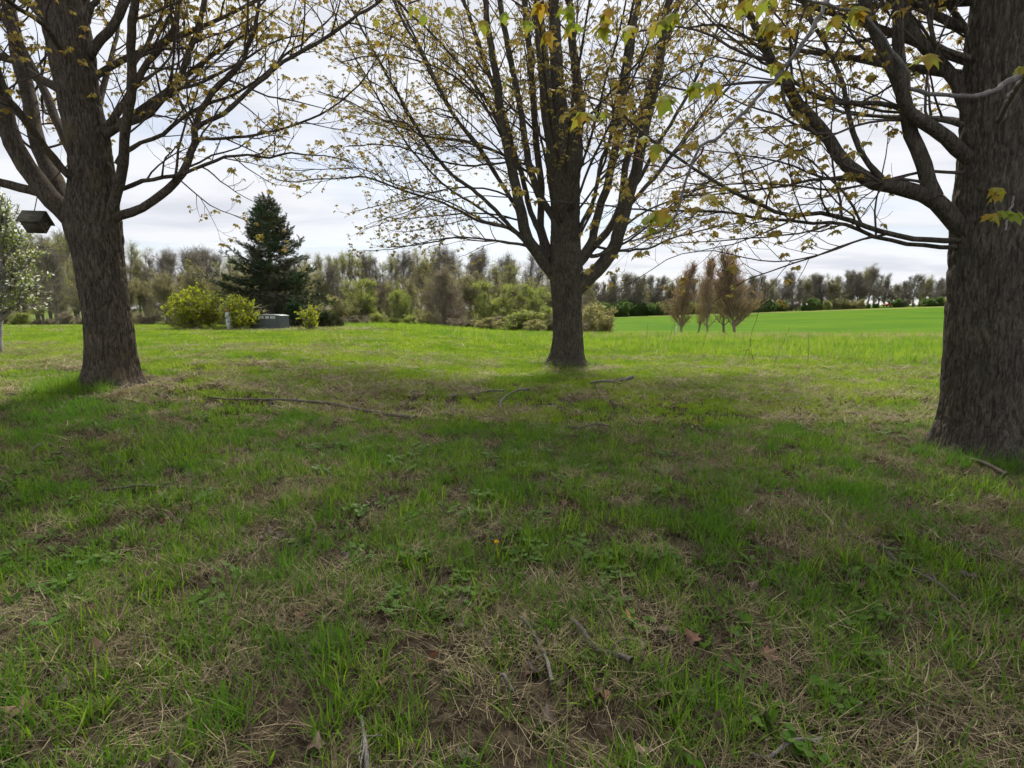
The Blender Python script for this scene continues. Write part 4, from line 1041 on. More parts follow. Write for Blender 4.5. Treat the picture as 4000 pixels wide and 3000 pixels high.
# the trees that stand out in front of the wood
for (k, pxx, ty, Y, ws, nm, lab) in [
    ('green_willow', 1420, 1075, 50, 1.0, 'willow_tree', 'light green bushy willow left of the brown bare tree'),
    ('lime_willow', 1555, 1120, 48, 0.9, 'willow_tree', 'lime green lower willow touching the brown bare tree'),
    ('olive_shrub', 1320, 1150, 47, 1.0, 'woodland_tree', 'small pale olive tree beside the dark spruce'),
    ('brown_thicket_tree', 1720, 1012, 47, 1.15, 'thicket_tree', 'large bare brown tree with a dense twig crown before the wood'),
    ('green_willow', 1930, 1085, 49, 1.25, 'willow_tree', 'wide green willow with several dark leaning stems'),
    ('lime_willow', 2085, 1110, 50, 1.0, 'willow_tree', 'yellow-green willow just behind the lawn maple trunk'),
    ('olive_poplar', 2300, 1060, 66, 0.8, 'budding_tree', 'thin budding tree at the right end of the wood'),
    ('olive_shrub', 2345, 1175, 55, 0.95, 'woodland_shrub', 'rounded olive bush at the right end of the wood'),
    ('olive_shrub', 2285, 1185, 52, 1.0, 'woodland_shrub', 'low olive bush against the lawn maple trunk'),
    ('lime_willow', 2150, 1190, 46, 0.9, 'woodland_shrub', 'low lime green bush behind the lawn maple trunk'),
    ('green_shrub', 1480, 1215, 43, 1.1, 'woodland_shrub', 'low bright green bush before the light green willow'),
    ('olive_elm', 640, 1040, 47, 1.0, 'budding_tree', 'olive tree with a low leaning limb behind the yellow shrubs'),
    ('olive_poplar', 300, 985, 50, 1.0, 'budding_tree', 'olive tree left of the reddish leaning maple trunk'),
    ('bare_oak', 180, 950, 52, 1.0, 'bare_tree', 'dark bare tree beside the white blossoming tree')]:
    x, h = top_height(pxx, ty, Y)
    sh = 'shrub' in nm
    place(k, x, Y, h, ws * 1.2, nm, lab, None, cat='shrub' if sh else 'tree', part2='foliage' if sh else 'crown')
# five red-budded maples in the field
for q, (pxx, py, ty, ws) in enumerate([(2673, 1318, 1035, 1.0), (2741, 1312, 1015, 0.8), (2780, 1322, 1003, 0.8), (2843, 1310, 992, 0.9), (2889, 1316, 990, 1.12)]):
    Y = 58.0 + [1.0, 2.5, -1, 3.5, 0][q]
    x, h = top_height(pxx, ty, Y)
    lab = ['upright orange-budded maple at the left end of the row of five', 'slim upright maple second from the left of the row of five',
           'slim middle maple of the row of five in the field', 'upright red-budded maple next to the widest of the five', 'widest red-budded maple at the right end of the row of five'][q]
    place('red_maple_%d' % [0, 1, 1, 1, 2][q], x, Y, h * 1.12, ws * [1.2, 1.1, 1.05, 1.15, 1.2][q], 'red_maple_tree', lab, 'five upright maples in the field')
# far tree line beyond the field
tops2 = np.array([(2200, 1100), (2350, 1100), (2480, 1085), (2620, 1110), (2980, 1088), (3100, 1085), (3200, 1100), (3300, 1088), (3390, 1062), (3450, 1075), (3490, 1130), (3560, 1095), (3650, 1100), (3720, 1080), (4000, 1085), (4700, 1095)])
px = 2180.0; i = 0
while px < 4700:
    Y = 196 + _prng.uniform(-8, 16)
    x, h = top_height(px, np.interp(px, tops2[:, 0], tops2[:, 1]) + _prng.uniform(-18, 14), Y)
    k = ['bare_oak', 'bare_ash', 'bare_oak', 'bare_ash', 'olive_elm', 'bare_oak'][i % 6]
    lab = {'bare_oak': 'spreading bare tree in the far line beyond the green field', 'bare_ash': 'upright bare tree in the far line beyond the green field', 'olive_elm': 'olive tree in the far line beyond the green field'}[k]
    lab = lab.split(' in the far')[0] + ' ' + beyond(px)
    place(k, x, Y, h * 1.15, _prng.uniform(0.9, 1.35), 'field_edge_tree', lab, 'far tree line beyond the field')
    px += _prng.uniform(14, 28); i += 1
px = 2180.0; i = 0
while px < 4700:
    Y = 186 + _prng.uniform(-3, 5)
    left = px < 2660
    x, h = top_height(px, _prng.uniform(1158, 1190) if left else _prng.uniform(1150, 1188), Y)
    if 3440 < px < 3505: px += 20; continue
    k = 'hedge_shrub' if left or _prng.uniform() < 0.35 else ['olive_shrub', 'green_shrub', 'grey_shrub'][int(_prng.integers(0, 3))]
    lab = {'hedge_shrub': 'dense dark green hedge bush along the far edge of the field', 'olive_shrub': 'olive bush along the far edge of the field', 'green_shrub': 'bright green bush along the far edge of the field', 'grey_shrub': 'bare grey bush along the far edge of the field'}[k]
    lab = lab.split(' along the far')[0] + ' ' + beyond(px)
    place(k, x, Y, max(h, 1.5), _prng.uniform(1.0, 1.7), 'field_edge_shrub', lab, 'bushes along the far edge of the field', cat='shrub', part2='foliage')
    px += _prng.uniform(18, 34); i += 1
px = 2180.0
while px < 4700:       # hazy wood behind the far line
    Y = 300 + _prng.uniform(-15, 30)
    x, h = top_height(px, _prng.uniform(1120, 1150), Y)
    place(['bare_oak', 'olive_elm'][int(_prng.integers(0, 2))], x, Y, h, _prng.uniform(1.3, 1.8), 'distant_tree', 'low distant tree ' + beyond(px), 'distant trees behind the far line')
    px += _prng.uniform(35, 60)

# ------------------------------------------------------------------ spruce
def build_spruce():
    rng = np.random.default_rng(41)
    Y = 31.0
    b = at(1072, 1290, Y); x0 = b[0]; z0 = hz(x0, Y)
    top = at(1040, 792, Y); H = top[2] - z0
    root = thing('spruce_tree', 'dark green conical spruce towering behind the yellow-green shrubs', 'tree', (x0, Y, z0))
    n = 24
    tz = np.linspace(-0.3, H, n)
    lean = (top[0] - x0)
    TP = np.stack([lean * (tz / H) ** 1.2 + 0.04 * np.sin(tz), 0.05 * np.cos(tz * 1.3), tz], -1)
    V, Q = tubes(TP[None], np.linspace(0.22, 0.02, n)[None], 10)
    link('trunk', mesh_from('trunk', V, Q, [M['bg_bark']]), root)
    nb = 230
    t = np.sort(rng.uniform(0.04, 0.985, nb) ** 0.9)
    az = np.arange(nb) * 2.39996 + rng.normal(size=nb) * 0.35
    prof = 3.05 * (1 - t) ** 0.80 + 0.30
    L = prof * rng.uniform(0.58, 1.22, nb)
    L *= 1 + 0.18 * np.sin(az * 2 + t * 5)
    el = np.radians(-18 + 70 * t ** 1.6 + rng.normal(size=nb) * 7)
    P0 = np.stack([np.interp(t * H, TP[:, 2], TP[:, 0]), np.interp(t * H, TP[:, 2], TP[:, 1]), t * H], -1)
    D0 = np.stack([np.cos(az) * np.cos(el), np.sin(az) * np.cos(el), np.sin(el)], -1)
    BB = curve_batch(P0, D0, L, 10, 0.55, 0.05, rng)
    Vw, Qw = tubes(BB, (0.012 + 0.008 * L)[:, None] * np.linspace(1, 0.2, 10)[None], 5)
    # side shoots, then needle sprays
    m = np.maximum(4, (L * 10).astype(int)); src = np.repeat(np.arange(nb), m)
    tt = 0.12 + 0.88 * rng.uniform(0, 1, len(src)) ** 0.8
    f = tt * 9; i = np.minimum(f.astype(int), 8); f = (f - i)[:, None]
    a, bq = BB[src, i], BB[src, i + 1]; T = nrm(bq - a); p = a + (bq - a) * f
    side = nrm(np.cross(T, np.array([0, 0, 1.0]))) * np.where(rng.uniform(size=len(src)) < 0.5, 1, -1)[:, None]
    d = nrm(T * 0.75 + side * rng.uniform(0.3, 1, (len(src), 1)) + np.array([0, 0, -0.15]) + rng.normal(size=T.shape) * 0.15)
    Ls = 0.25 + 0.55 * (1 - tt) * np.minimum(L[src], 1.8) * rng.uniform(0.5, 1.1, len(src)) * 0.8
    SB = curve_batch(p, d, Ls, 5, 0.15, 0.08, rng)
    Vs, Qs = tubes(SB, np.full((len(src), 5), 0.006), 3)
    V, Fq = merge([(Vw, Qw), (Vs, Qs)])
    link('boughs', mesh_from('boughs', V, Fq, [M['bg_bark']]), root)['kind'] = 'stuff'
    # needle spray: a fir twig as crossed narrow blades
    blades, fc = [], []
    for q in range(7):
        y = 0.08 + q * 0.12
        for sgn in (-1, 1):
            for zt in (0.10, -0.06):
                k = len(blades)
                blades += [(0, y - 0.05, 0), (0, y + 0.05, 0), (sgn * 0.20, y + 0.16, zt)]
                fc.append((k, k + 1, k + 2))
    PV, PF = np.array(blades), np.array(fc)
    mm = np.maximum(2, (Ls / 0.10).astype(int)); s2 = np.repeat(np.arange(len(SB)), mm)
    t2 = rng.uniform(0.05, 1, len(s2)); f = t2 * 4; i = np.minimum(f.astype(int), 3); f = (f - i)[:, None]
    a, bq = SB[s2, i], SB[s2, i + 1]; T = nrm(bq - a); p = a + (bq - a) * f
    d = nrm(T + rng.normal(size=T.shape) * 0.45 + np.array([0, 0, 0.05]))
    fr = frames(d, rng)            # third column = d ; proto's y axis must follow d
    Mx = np.stack([fr[:, :, 0], fr[:, :, 2], fr[:, :, 1]], -1) * (0.22 * rng.uniform(0.7, 1.25, len(d)))[:, None, None]
    LV, LF = scatter(PV, PF, Mx, p)
    print('spruce sprays', len(d), 'tris', len(LF))
    link('crown', mesh_from('crown', LV, LF, [M['spruce']], smooth=False), root)['kind'] = 'stuff'
    return np.array([x0, Y, z0]) + TP[-1]
spruce_tip = build_spruce()
# ------------------------------------------------------------------ young spruces at its foot
def small_conifer(px, py_top, Y, w, label):
    rng = np.random.default_rng(int(px))
    x, h = top_height(px, py_top, Y)
    root = thing('young_spruce', label, 'tree', (x, Y, hz(x, Y)))
    V, Q = tubes(np.array([[[0, 0, -.2], [0, 0, h * .5], [0.02, 0, h]]]), np.array([[.05, .03, .01]]), 6)
    link('trunk', mesh_from('trunk', V, Q, [M['bg_bark']]), root)
    n = 900
    t = rng.uniform(0.02, 1, n); az = rng.uniform(0, 6.28, n); r = w * (1 - t) ** 0.7 * rng.uniform(0.35, 1.05, n) ** 0.6
    p = np.stack([np.cos(az) * r, np.sin(az) * r, t * h], -1)
    d = nrm(np.stack([np.cos(az), np.sin(az), 0.4 + 0 * az], -1) + rng.normal(size=(n, 3)) * .4)
    blades, fc = [], []
    for q in range(6):
        y = 0.08 + q * 0.13
        for sgn in (-1, 1):
            k = len(blades); blades += [(0, y - 0.05, 0), (0, y + 0.05, 0), (sgn * 0.2, y + 0.16, 0.05)]; fc.append((k, k + 1, k + 2))
    fr = frames(d, rng)
    Mx = np.stack([fr[:, :, 0], fr[:, :, 2], fr[:, :, 1]], -1) * (0.36 * rng.uniform(0.7, 1.25, n))[:, None, None]
    LV, LF = scatter(np.array(blades), np.array(fc), Mx, p)
    link('crown', mesh_from('crown', LV, LF, [M['spruce']], smooth=False), root)['kind'] = 'stuff'
small_conifer(1150, 1195, 29.0, 0.75, 'young blue-green spruce behind the grey utility box')
small_conifer(1255, 1225, 29.0, 0.7, 'young dark spruce behind the smallest yellow-green shrub')
small_conifer(1290, 1240, 29.5, 0.6, 'low young spruce at the right foot of the tall spruce')

# ------------------------------------------------------------------ yellow-green shrubs by the utility box
def shrub(seed, px_c, py_base, py_top, w_px, Y, name, label, n_st, lean=0.0, leafm='yew', leaf_n=4.0, leaf_s=0.085):
    b = at(px_c, py_base, Y); x = b[0]; z = hz(x, Y)
    h = at(px_c, py_top, Y)[2] - z
    hw = w_px / 2 * Y / F
    tr, wd, lf, hh = woody(seed=seed, h=h * 0.95, stems=(n_st, hw / h * 1.25), limb=(9, hw * 0.55, -5, 60, 0.25), br=(3.0, hw * 0.42), tw=(3.4, 0.26), leaf=(leaf_n / 1.3, leaf_s / 1.05, 0.03, 0), trunk_r=0.022, limb_from=0.08, lean=lean)
    root = thing(name, label, 'shrub', (x, Y, z))
    V, Fq = merge([tr, wd])
    link('stems', mesh_from('stems', V, Fq, [M['bg_bark']]), root)
    link('foliage', mesh_from('foliage', lf[0], lf[1], [M[leafm]], smooth=False), root)['kind'] = 'stuff'
shrub(51, 775, 1300, 1140, 235, 26.5, 'yellow_green_shrub', 'widest yellow-green shrub with arching side branches left of the white post', 14)
shrub(52, 945, 1302, 1150, 165, 26.0, 'yellow_green_shrub', 'yellow-green shrub between the white post and the utility box', 12)
shrub(53, 1208, 1302, 1190, 92, 25.6, 'yellow_green_shrub', 'smallest yellow-green shrub standing apart right of the utility box', 8)

# white blossoming tree at the far left
def blossom_tree():
    Y = 12.6
    base = at(-8, 1382, Y); x = base[0]; z = hz(x, Y)
    H = at(-8, 805, Y)[2] - z
    tr, wd, lf, hh = woody(seed=61, h=H * 0.9, stems=(1, 0.03), limb=(30, 1.25, 25, 75, 0.5), br=(3.4, 0.6), tw=(4.4, 0.24), leaf=(3.4, 0.055, 0.04, 0), trunk_r=0.10, limb_from=0.22)
    root = thing('blossoming_tree', 'young leafy tree with white blossom and pale trunk at the lawn edge', 'tree', (x, Y, z))
    link('trunk', mesh_from('trunk', tr[0], tr[1], [M['pale_bark']]), root)
    link('branches', mesh_from('branches', wd[0], wd[1], [M['bg_bark']]), root)['kind'] = 'stuff'
    rr = np.random.default_rng(3).uniform(size=len(lf[1]))
    me = mesh_from('crown', lf[0], lf[1], [M['pear'], M['blossom']], smooth=False, mat_idx=(rr < 0.30).astype(int))
    link('crown', me, root)['kind'] = 'stuff'
M['pale_bark'] = bark_mat('pale_bark', (0.22, 0.21, 0.2), (0.42, 0.40, 0.38), None, 1.5, 0.3)
blossom_tree()

# ------------------------------------------------------------------ small built things
def box_mesh(name, sx, sy, sz, mat, bevel=0.0, z0=0.0):
    import bmesh
    bm = bmesh.new(); bmesh.ops.create_cube(bm, size=1.0)
    bmesh.ops.scale(bm, vec=(sx, sy, sz), verts=bm.verts); bmesh.ops.translate(bm, vec=(0, 0, z0 + sz / 2), verts=bm.verts)
    if bevel: bmesh.ops.bevel(bm, geom=list(bm.edges), offset=bevel, segments=2, affect='EDGES', profile=0.6)
    me = bpy.data.meshes.new(name); bm.to_mesh(me); bm.free()
    me.materials.append(mat)
    return me
def lathe(name, prof, seg, mat, smooth=True):
    prof = np.array(prof, float); th = np.arange(seg) * 2 * math.pi / seg
    V = np.stack([prof[:, 0:1] * np.cos(th), prof[:, 0:1] * np.sin(th), np.repeat(prof[:, 1:2], seg, 1)], -1).reshape(-1, 3)
    i = np.arange(len(prof) - 1)[:, None] * seg; a = np.arange(seg)[None]; b = (a + 1) % seg
    Q = np.stack([i + a, i + b, i + seg + b, i + seg + a], -1).reshape(-1, 4)
    return mesh_from(name, V, Q, [mat], smooth)
def text_part(txt, size, mat, parent, loc, rot=(math.pi / 2, 0, 0), name='lettering'):
    cu = bpy.data.curves.new(name, 'FONT'); cu.body = txt; cu.size = size; cu.align_x = 'CENTER'; cu.align_y = 'CENTER'; cu.extrude = 0.001
    o = bpy.data.objects.new('tmp', cu); COL.objects.link(o)
    dg = bpy.context.evaluated_depsgraph_get()
    me = bpy.data.meshes.new_from_object(o.evaluated_get(dg)); bpy.data.objects.remove(o)
    me.materials.clear(); me.materials.append(mat)
    p = link(name, me, parent, loc); p.rotation_euler = rot
    return p
M['box_green'] = plain_mat('utility_green', (0.085, 0.105, 0.10), 0.55, 0, 0.15, 3.0, (0.05, 0.06, 0.055))
M['box_lid'] = plain_mat('utility_lid', (0.26, 0.30, 0.29), 0.5, 0, 0.15, 4.0, (0.18, 0.20, 0.18))
M['label_white'] = plain_mat('label_white', (0.72, 0.72, 0.69), 0.6, 0, 0.08, 20, (0.5, 0.48, 0.42))
M['black_print'] = plain_mat('black_print', (0.02, 0.02, 0.02), 0.7)
M['post_white'] = plain_mat('post_plastic', (0.50, 0.55, 0.56), 0.5, 0, 0.12, 8, (0.32, 0.34, 0.32))
M['post_orange'] = plain_mat('post_orange', (0.62, 0.27, 0.06), 0.5, 0, 0.15, 10)
M['post_brown'] = plain_mat('post_brown', (0.28, 0.15, 0.10), 0.6, 0, 0.15, 10)
M['metal_dark'] = plain_mat('dark_metal', (0.08, 0.08, 0.08), 0.5, 0.6)
M['weathered'] = plain_mat('weathered_board', (0.085, 0.073, 0.055), 0.9, 0, 0.45, 14, (0.055, 0.06, 0.035), (1, 6, 6), 0.6)
M['weathered_roof'] = plain_mat('weathered_roof', (0.105, 0.095, 0.065), 0.95, 0, 0.5, 10, (0.06, 0.075, 0.035), (1, 5, 5), 0.8)
M['hole'] = plain_mat('dark_hole', (0.004, 0.004, 0.004), 1.0)

def utility_box():
    Y = 26.6
    b = at(1064, 1296, Y); x = b[0]; z = hz(x, Y)
    k = Y / F
    w, h, d = 118 * k, 56 * k, 0.9
    root = thing('utility_box', 'dark green electrical utility box with a pale rounded lid behind the shrub', 'utility box', (x - 0.08, Y, z), math.radians(-7))
    link('pad', box_mesh('pad', w + .12, d + .12, 0.1, M['post_white'], 0.01, -0.04), root)
    link('body', box_mesh('body', w, d, h * 0.88, M['box_green'], 0.02, 0.06), root)
    # lid: cambered cap
    n = 13
    xs = np.linspace(-w / 2 - 0.02, w / 2 + 0.02, n); zt = h * 0.94 + 0.072 * (1 - (2 * xs / (w + 0.04)) ** 4)
    ys = np.array([-d / 2 - 0.025, d / 2 + 0.025])
    top = np.stack([np.repeat(xs, 2), np.tile(ys, n), np.repeat(zt, 2)], -1); bot = top.copy(); bot[:, 2] = h * 0.94 - 0.004
    V = np.vstack([top, bot]); Q = []
    for i in range(n - 1):
        a = 2 * i
        Q += [(a, a + 1, a + 3, a + 2), (a + 2 * n, a + 2 + 2 * n, a + 3 + 2 * n, a + 1 + 2 * n), (a, a + 2, a + 2 + 2 * n, a + 2 * n), (a + 1, a + 1 + 2 * n, a + 3 + 2 * n, a + 3)]
    Q += [(0, 2 * n, 2 * n + 1, 1), (2 * n - 2, 2 * n - 1, 4 * n - 1, 4 * n - 2)]
    link('lid', mesh_from('lid', V, np.array(Q), [M['box_lid']], smooth=False), root)
    hinge = link('door_seam', box_mesh('door_seam', 0.012, 0.006, h * 0.78, M['metal_dark'], 0, 0.10), root); hinge.location = (-w * 0.36, -d / 2 - 0.004, 0)
    link('door_handle', box_mesh('door_handle', 0.03, 0.03, 0.12, M['metal_dark'], 0.006), root, (-w * 0.40, -d / 2 - 0.015, h * 0.4))
    lz = h * 0.845
    for (cx, lw, txt) in [(0.085, 0.27, '220'), (0.335, 0.18, '9'), (0.56, 0.25, '1A8')]:
        px_ = -w / 2 + w * (0.30 + cx * 0.86)
        pl = link('number_plate', box_mesh('number_plate', lw, 0.006, 0.115, M['label_white'], 0, -0.0575), root, (px_ , -d / 2 - 0.006, lz))
        text_part(txt, 0.105, M['black_print'], pl, (0, -0.0045, 0))
utility_box()
def marker_post():
    Y = 25.6
    b = at(899, 1302, Y); x = b[0]; z = hz(x, Y); k = Y / F
    h = 82 * k; r = 10.5 * k
    root = thing('marker_post', 'pale grey cable marker post with an orange cap between the shrubs', 'post', (x, Y, z), 0)
    root.rotation_euler = (0.0, math.radians(-2.5), 0)
    link('shaft', lathe('shaft', [(0.0, -0.2), (r, -0.2), (r, h * 0.30), (r * 0.985, h * 0.305), (r * 0.985, h * 0.32), (r * .96, h * 0.325), (r * .93, h * 0.86), (0, h * 0.861)], 18, M['post_white'], False), root)
    link('collar', lathe('collar', [(0, h * .862), (r * 0.97, h * 0.862), (r * 0.97, h * 0.905), (0, h * .906)], 18, M['post_brown'], False), root)
    link('cap', lathe('cap', [(0, h * .907), (r * 1.04, h * 0.907), (r * 1.04, h * 0.955), (r * 0.85, h * 0.99), (0, h * 1.0)], 18, M['post_orange'], False), root)
    pl = link('notice', box_mesh('notice', r * 1.1, 0.006, h * 0.2, M['label_white'], 0.001), root, (0, -r * 0.965, h * 0.60))
    for q in range(3):
        link('printed_line', box_mesh('printed_line', r * (0.8 - 0.2 * (q % 2)), 0.002, 0.012, M['black_print']), pl, (0, -0.004, h * (0.04 + 0.05 * q)))
marker_post()

def birdhouse():
    C, R = left_l[0]
    j = int(np.argmin(np.abs(project(C)[0] - 165)))
    tip = C[j]                       # limb point that carries it
    Y = tip[1] - 0.02
    apex = at(134, 826, Y)
    k = Y / F
    hd = 39 * k                      # half diagonal of the square section
    Lh = 0.118                        # half length
    root = thing('birdhouse', 'weathered wooden birdhouse with a gable roof hanging under the maple limb', 'birdhouse', apex - np.array([0, 0, 2 * hd]), math.radians(13))
    t = 0.014
    s2 = math.sqrt(2)
    def board(name, sgn, up, over, ext, mat):
        # board lies on one side of the diamond: from apex/bottom to the side corner
        a = np.array([0, 0, 2 * hd if up else 0.0]); c = np.array([0, sgn * hd, hd])
        u = nrm((c - a)[None])[0]; nn = np.array([0, sgn * 1.0, 1.0 if up else -1.0]) / s2
        e0 = a - u * (t * 0.0); e1 = c + u * over
        V = []
        for xx in (-Lh - ext, Lh + ext):
            for p, o in ((e0, 0), (e1, 0), (e1, t), (e0, t)):
                V.append(p + nn * (o + (0.002 if up else -0.006)) + np.array([xx, 0, 0]))
        Q = [(0, 1, 2, 3), (7, 6, 5, 4), (0, 4, 5, 1), (1, 5, 6, 2), (2, 6, 7, 3), (3, 7, 4, 0)]
        return link(name, mesh_from(name, np.array(V), np.array(Q), [mat], smooth=False), root)
    board('roof_panel', -1, True, 0.035, 0.028, M['weathered_roof'])
    board('roof_panel', 1, True, 0.035, 0.028, M['weathered_roof'])
    board('floor_panel', -1, False, -0.006, 0.0, M['weathered'])
    board('floor_panel', 1, False, -0.006, 0.0, M['weathered'])
    for sx in (-1, 1):
        d = hd - 0.012
        x0, x1 = sx * (Lh - 0.016), sx * (Lh - 0.002)
        P = [(0, hd - d), (d, hd), (0, hd + d), (-d, hd)]
        V = [(xx, y, z) for xx in (x0, x1) for y, z in P]
        Q = [(0, 1, 2, 3), (7, 6, 5, 4), (0, 4, 5, 1), (1, 5, 6, 2), (2, 6, 7, 3), (3, 7, 4, 0)]
        g = link('gable_end', mesh_from('gable_end', np.array(V), np.array(Q), [M['weathered']], smooth=False), root)
        if sx > 0:
            hol = link('entrance_hole', lathe('entrance_hole', [(0, 0), (0.018, 0), (0.018, 0.003), (0, 0.003)], 16, M['hole'], False), g, (x1, 0, hd * 1.1))
            hol.rotation_euler = (0, math.pi / 2, 0)
    # hanging wire up to the limb, in the house's own frame
    inv = Matrix.Rotation(math.radians(-13), 3, 'Z')
    hang = np.array(inv @ Vector(tip - (apex - np.array([0, 0, 2 * hd]))))
    V, Q = tubes(np.array([[(0, 0, 2 * hd), hang * 0.5 + np.array([0, 0, hd]), hang]]), np.full((1, 3), 0.006), 6)
    link('hanger', mesh_from('hanger', V, Q, [M['metal_dark']]), root)
# @maple
birdhouse()
# @end

def perched_bird():
    root_z = spruce_tip + np.array([0.0, 0, 0.02])
    prof = [(-0.10, 0.012, 0.0), (-0.05, 0.02, 0.02), (0.0, 0.045, 0.05), (0.04, 0.055, 0.09), (0.055, 0.05, 0.13), (0.05, 0.036, 0.165), (0.06, 0.034, 0.19), (0.07, 0.026, 0.212), (0.09, 0.010, 0.208), (0.112, 0.003, 0.203)]
    P = np.array([[(x, 0, z) for x, r, z in prof]]); R = np.array([[r for x, r, z in prof]])
    V, Q = tubes(P, R, 12)
    V[:, 1] *= 0.85
    root = thing('bird', 'small dark bird perched on the tip of the spruce', 'bird', root_z, math.radians(200))
    M['bird'] = plain_mat('bird_plumage', (0.10, 0.09, 0.085), 0.8, 0, 0.3, 30)
    link('body', mesh_from('body', V, Q, [M['bird']]), root)
    tv = np.array([(-0.06, -0.02, 0.03), (-0.06, 0.02, 0.03), (-0.20, 0.022, -0.04), (-0.20, -0.022, -0.04), (-0.06, -0.02, 0.018), (-0.06, 0.02, 0.018), (-0.20, 0.022, -0.046), (-0.20, -0.022, -0.046)])
    link('tail', mesh_from('tail', tv, np.array([(0, 1, 2, 3), (7, 6, 5, 4), (0, 4, 5, 1), (1, 5, 6, 2), (2, 6, 7, 3), (3, 7, 4, 0)]), [M['bird']], smooth=False), root)
    for sy in (-1, 1):
        V, Q = tubes(np.array([[(0.02, sy * 0.02, 0.06), (0.015, sy * 0.02, 0.02), (0.02, sy * 0.02, -0.03)]]), np.full((1, 3), 0.004), 5)
        link('leg', mesh_from('leg', V, Q, [M['metal_dark']]), root)
        wv, wq = tubes(np.array([[(0.05, sy * 0.042, 0.15), (0.02, sy * 0.05, 0.11), (-0.03, sy * 0.04, 0.06), (-0.10, sy * 0.018, 0.01)]]), np.array([[0.012, 0.02, 0.017, 0.003]]), 8)
        link('wing', mesh_from('wing', wv, wq, [M['bird']]), root)
perched_bird()

# two vehicles glimpsed through the far tree line
def car(px, py, Y, col, label, L=4.4):
    x, _ = top_height(px, py, Y); z = hz(x, Y)
    root = thing('parked_car', label, 'car', (x, Y, z))
    body = np.array([(-2.2, .35), (-2.2, .8), (-1.9, .92), (-1.3, .98), (-.7, 1.42), (.7, 1.45), (1.45, 1.0), (2.1, .88), (2.2, .6), (2.2, .35)]) * L / 4.4
    n = len(body)
    V = np.array([(a, yy, b) for yy in (-.85, .85) for a, b in body])
    Q = np.array([(i, (i + 1) % n, (i + 1) % n + n, i + n) for i in range(n)])
    c = np.array([[0, .8]]); 
    T = [(i, (i + 1) % n, 2 * n) for i in range(n)] + [((i + 1) % n + n, i + n, 2 * n + 1) for i in range(n)]
    V = np.vstack([V, [(0, -.85, .8), (0, .85, .8)]])
    m = plain_mat('car_paint', col, 0.35, 0, 0.08)
    link('body', mesh_from('body', V, [np.array(T), Q], [m], smooth=False), root)
    for a, b in ((-1.0, -0.05), (0.05, 1.05)):
        V = np.array([(a - .15 * (a < -.5), -.862, .98), (b + .15 * (b > .5), -.862, .98), (b - .25 * (b > .5), -.862, 1.34), (a + .25 * (a < -.5), -.862, 1.34), (a - .15 * (a < -.5), -.852, .98), (b + .15 * (b > .5), -.852, .98), (b - .25 * (b > .5), -.852, 1.34), (a + .25 * (a < -.5), -.852, 1.34)])
        link('window', mesh_from('window', V, np.array([(0, 1, 2, 3), (7, 6, 5, 4), (0, 4, 5, 1), (1, 5, 6, 2), (2, 6, 7, 3), (3, 7, 4, 0)]), [M['metal_dark']], smooth=False), root)
    for a in (-1.35, 1.35):
        for sy in (-.8, .8):
            w = link('wheel', lathe('wheel', [(0, -.1), (.2, -.1), (.32, -.09), (.33, 0), (.32, .09), (.2, .1), (0, .1)], 16, M['hole']), root, (a, sy, .33)); w.rotation_euler = (math.pi / 2, 0, 0)
car(3472, 1190, 205, (0.55, 0.10, 0.07), 'red car showing in the gap between the far bushes')
car(3203, 1195, 215, (0.75, 0.75, 0.75), 'white car half hidden behind the far bushes')

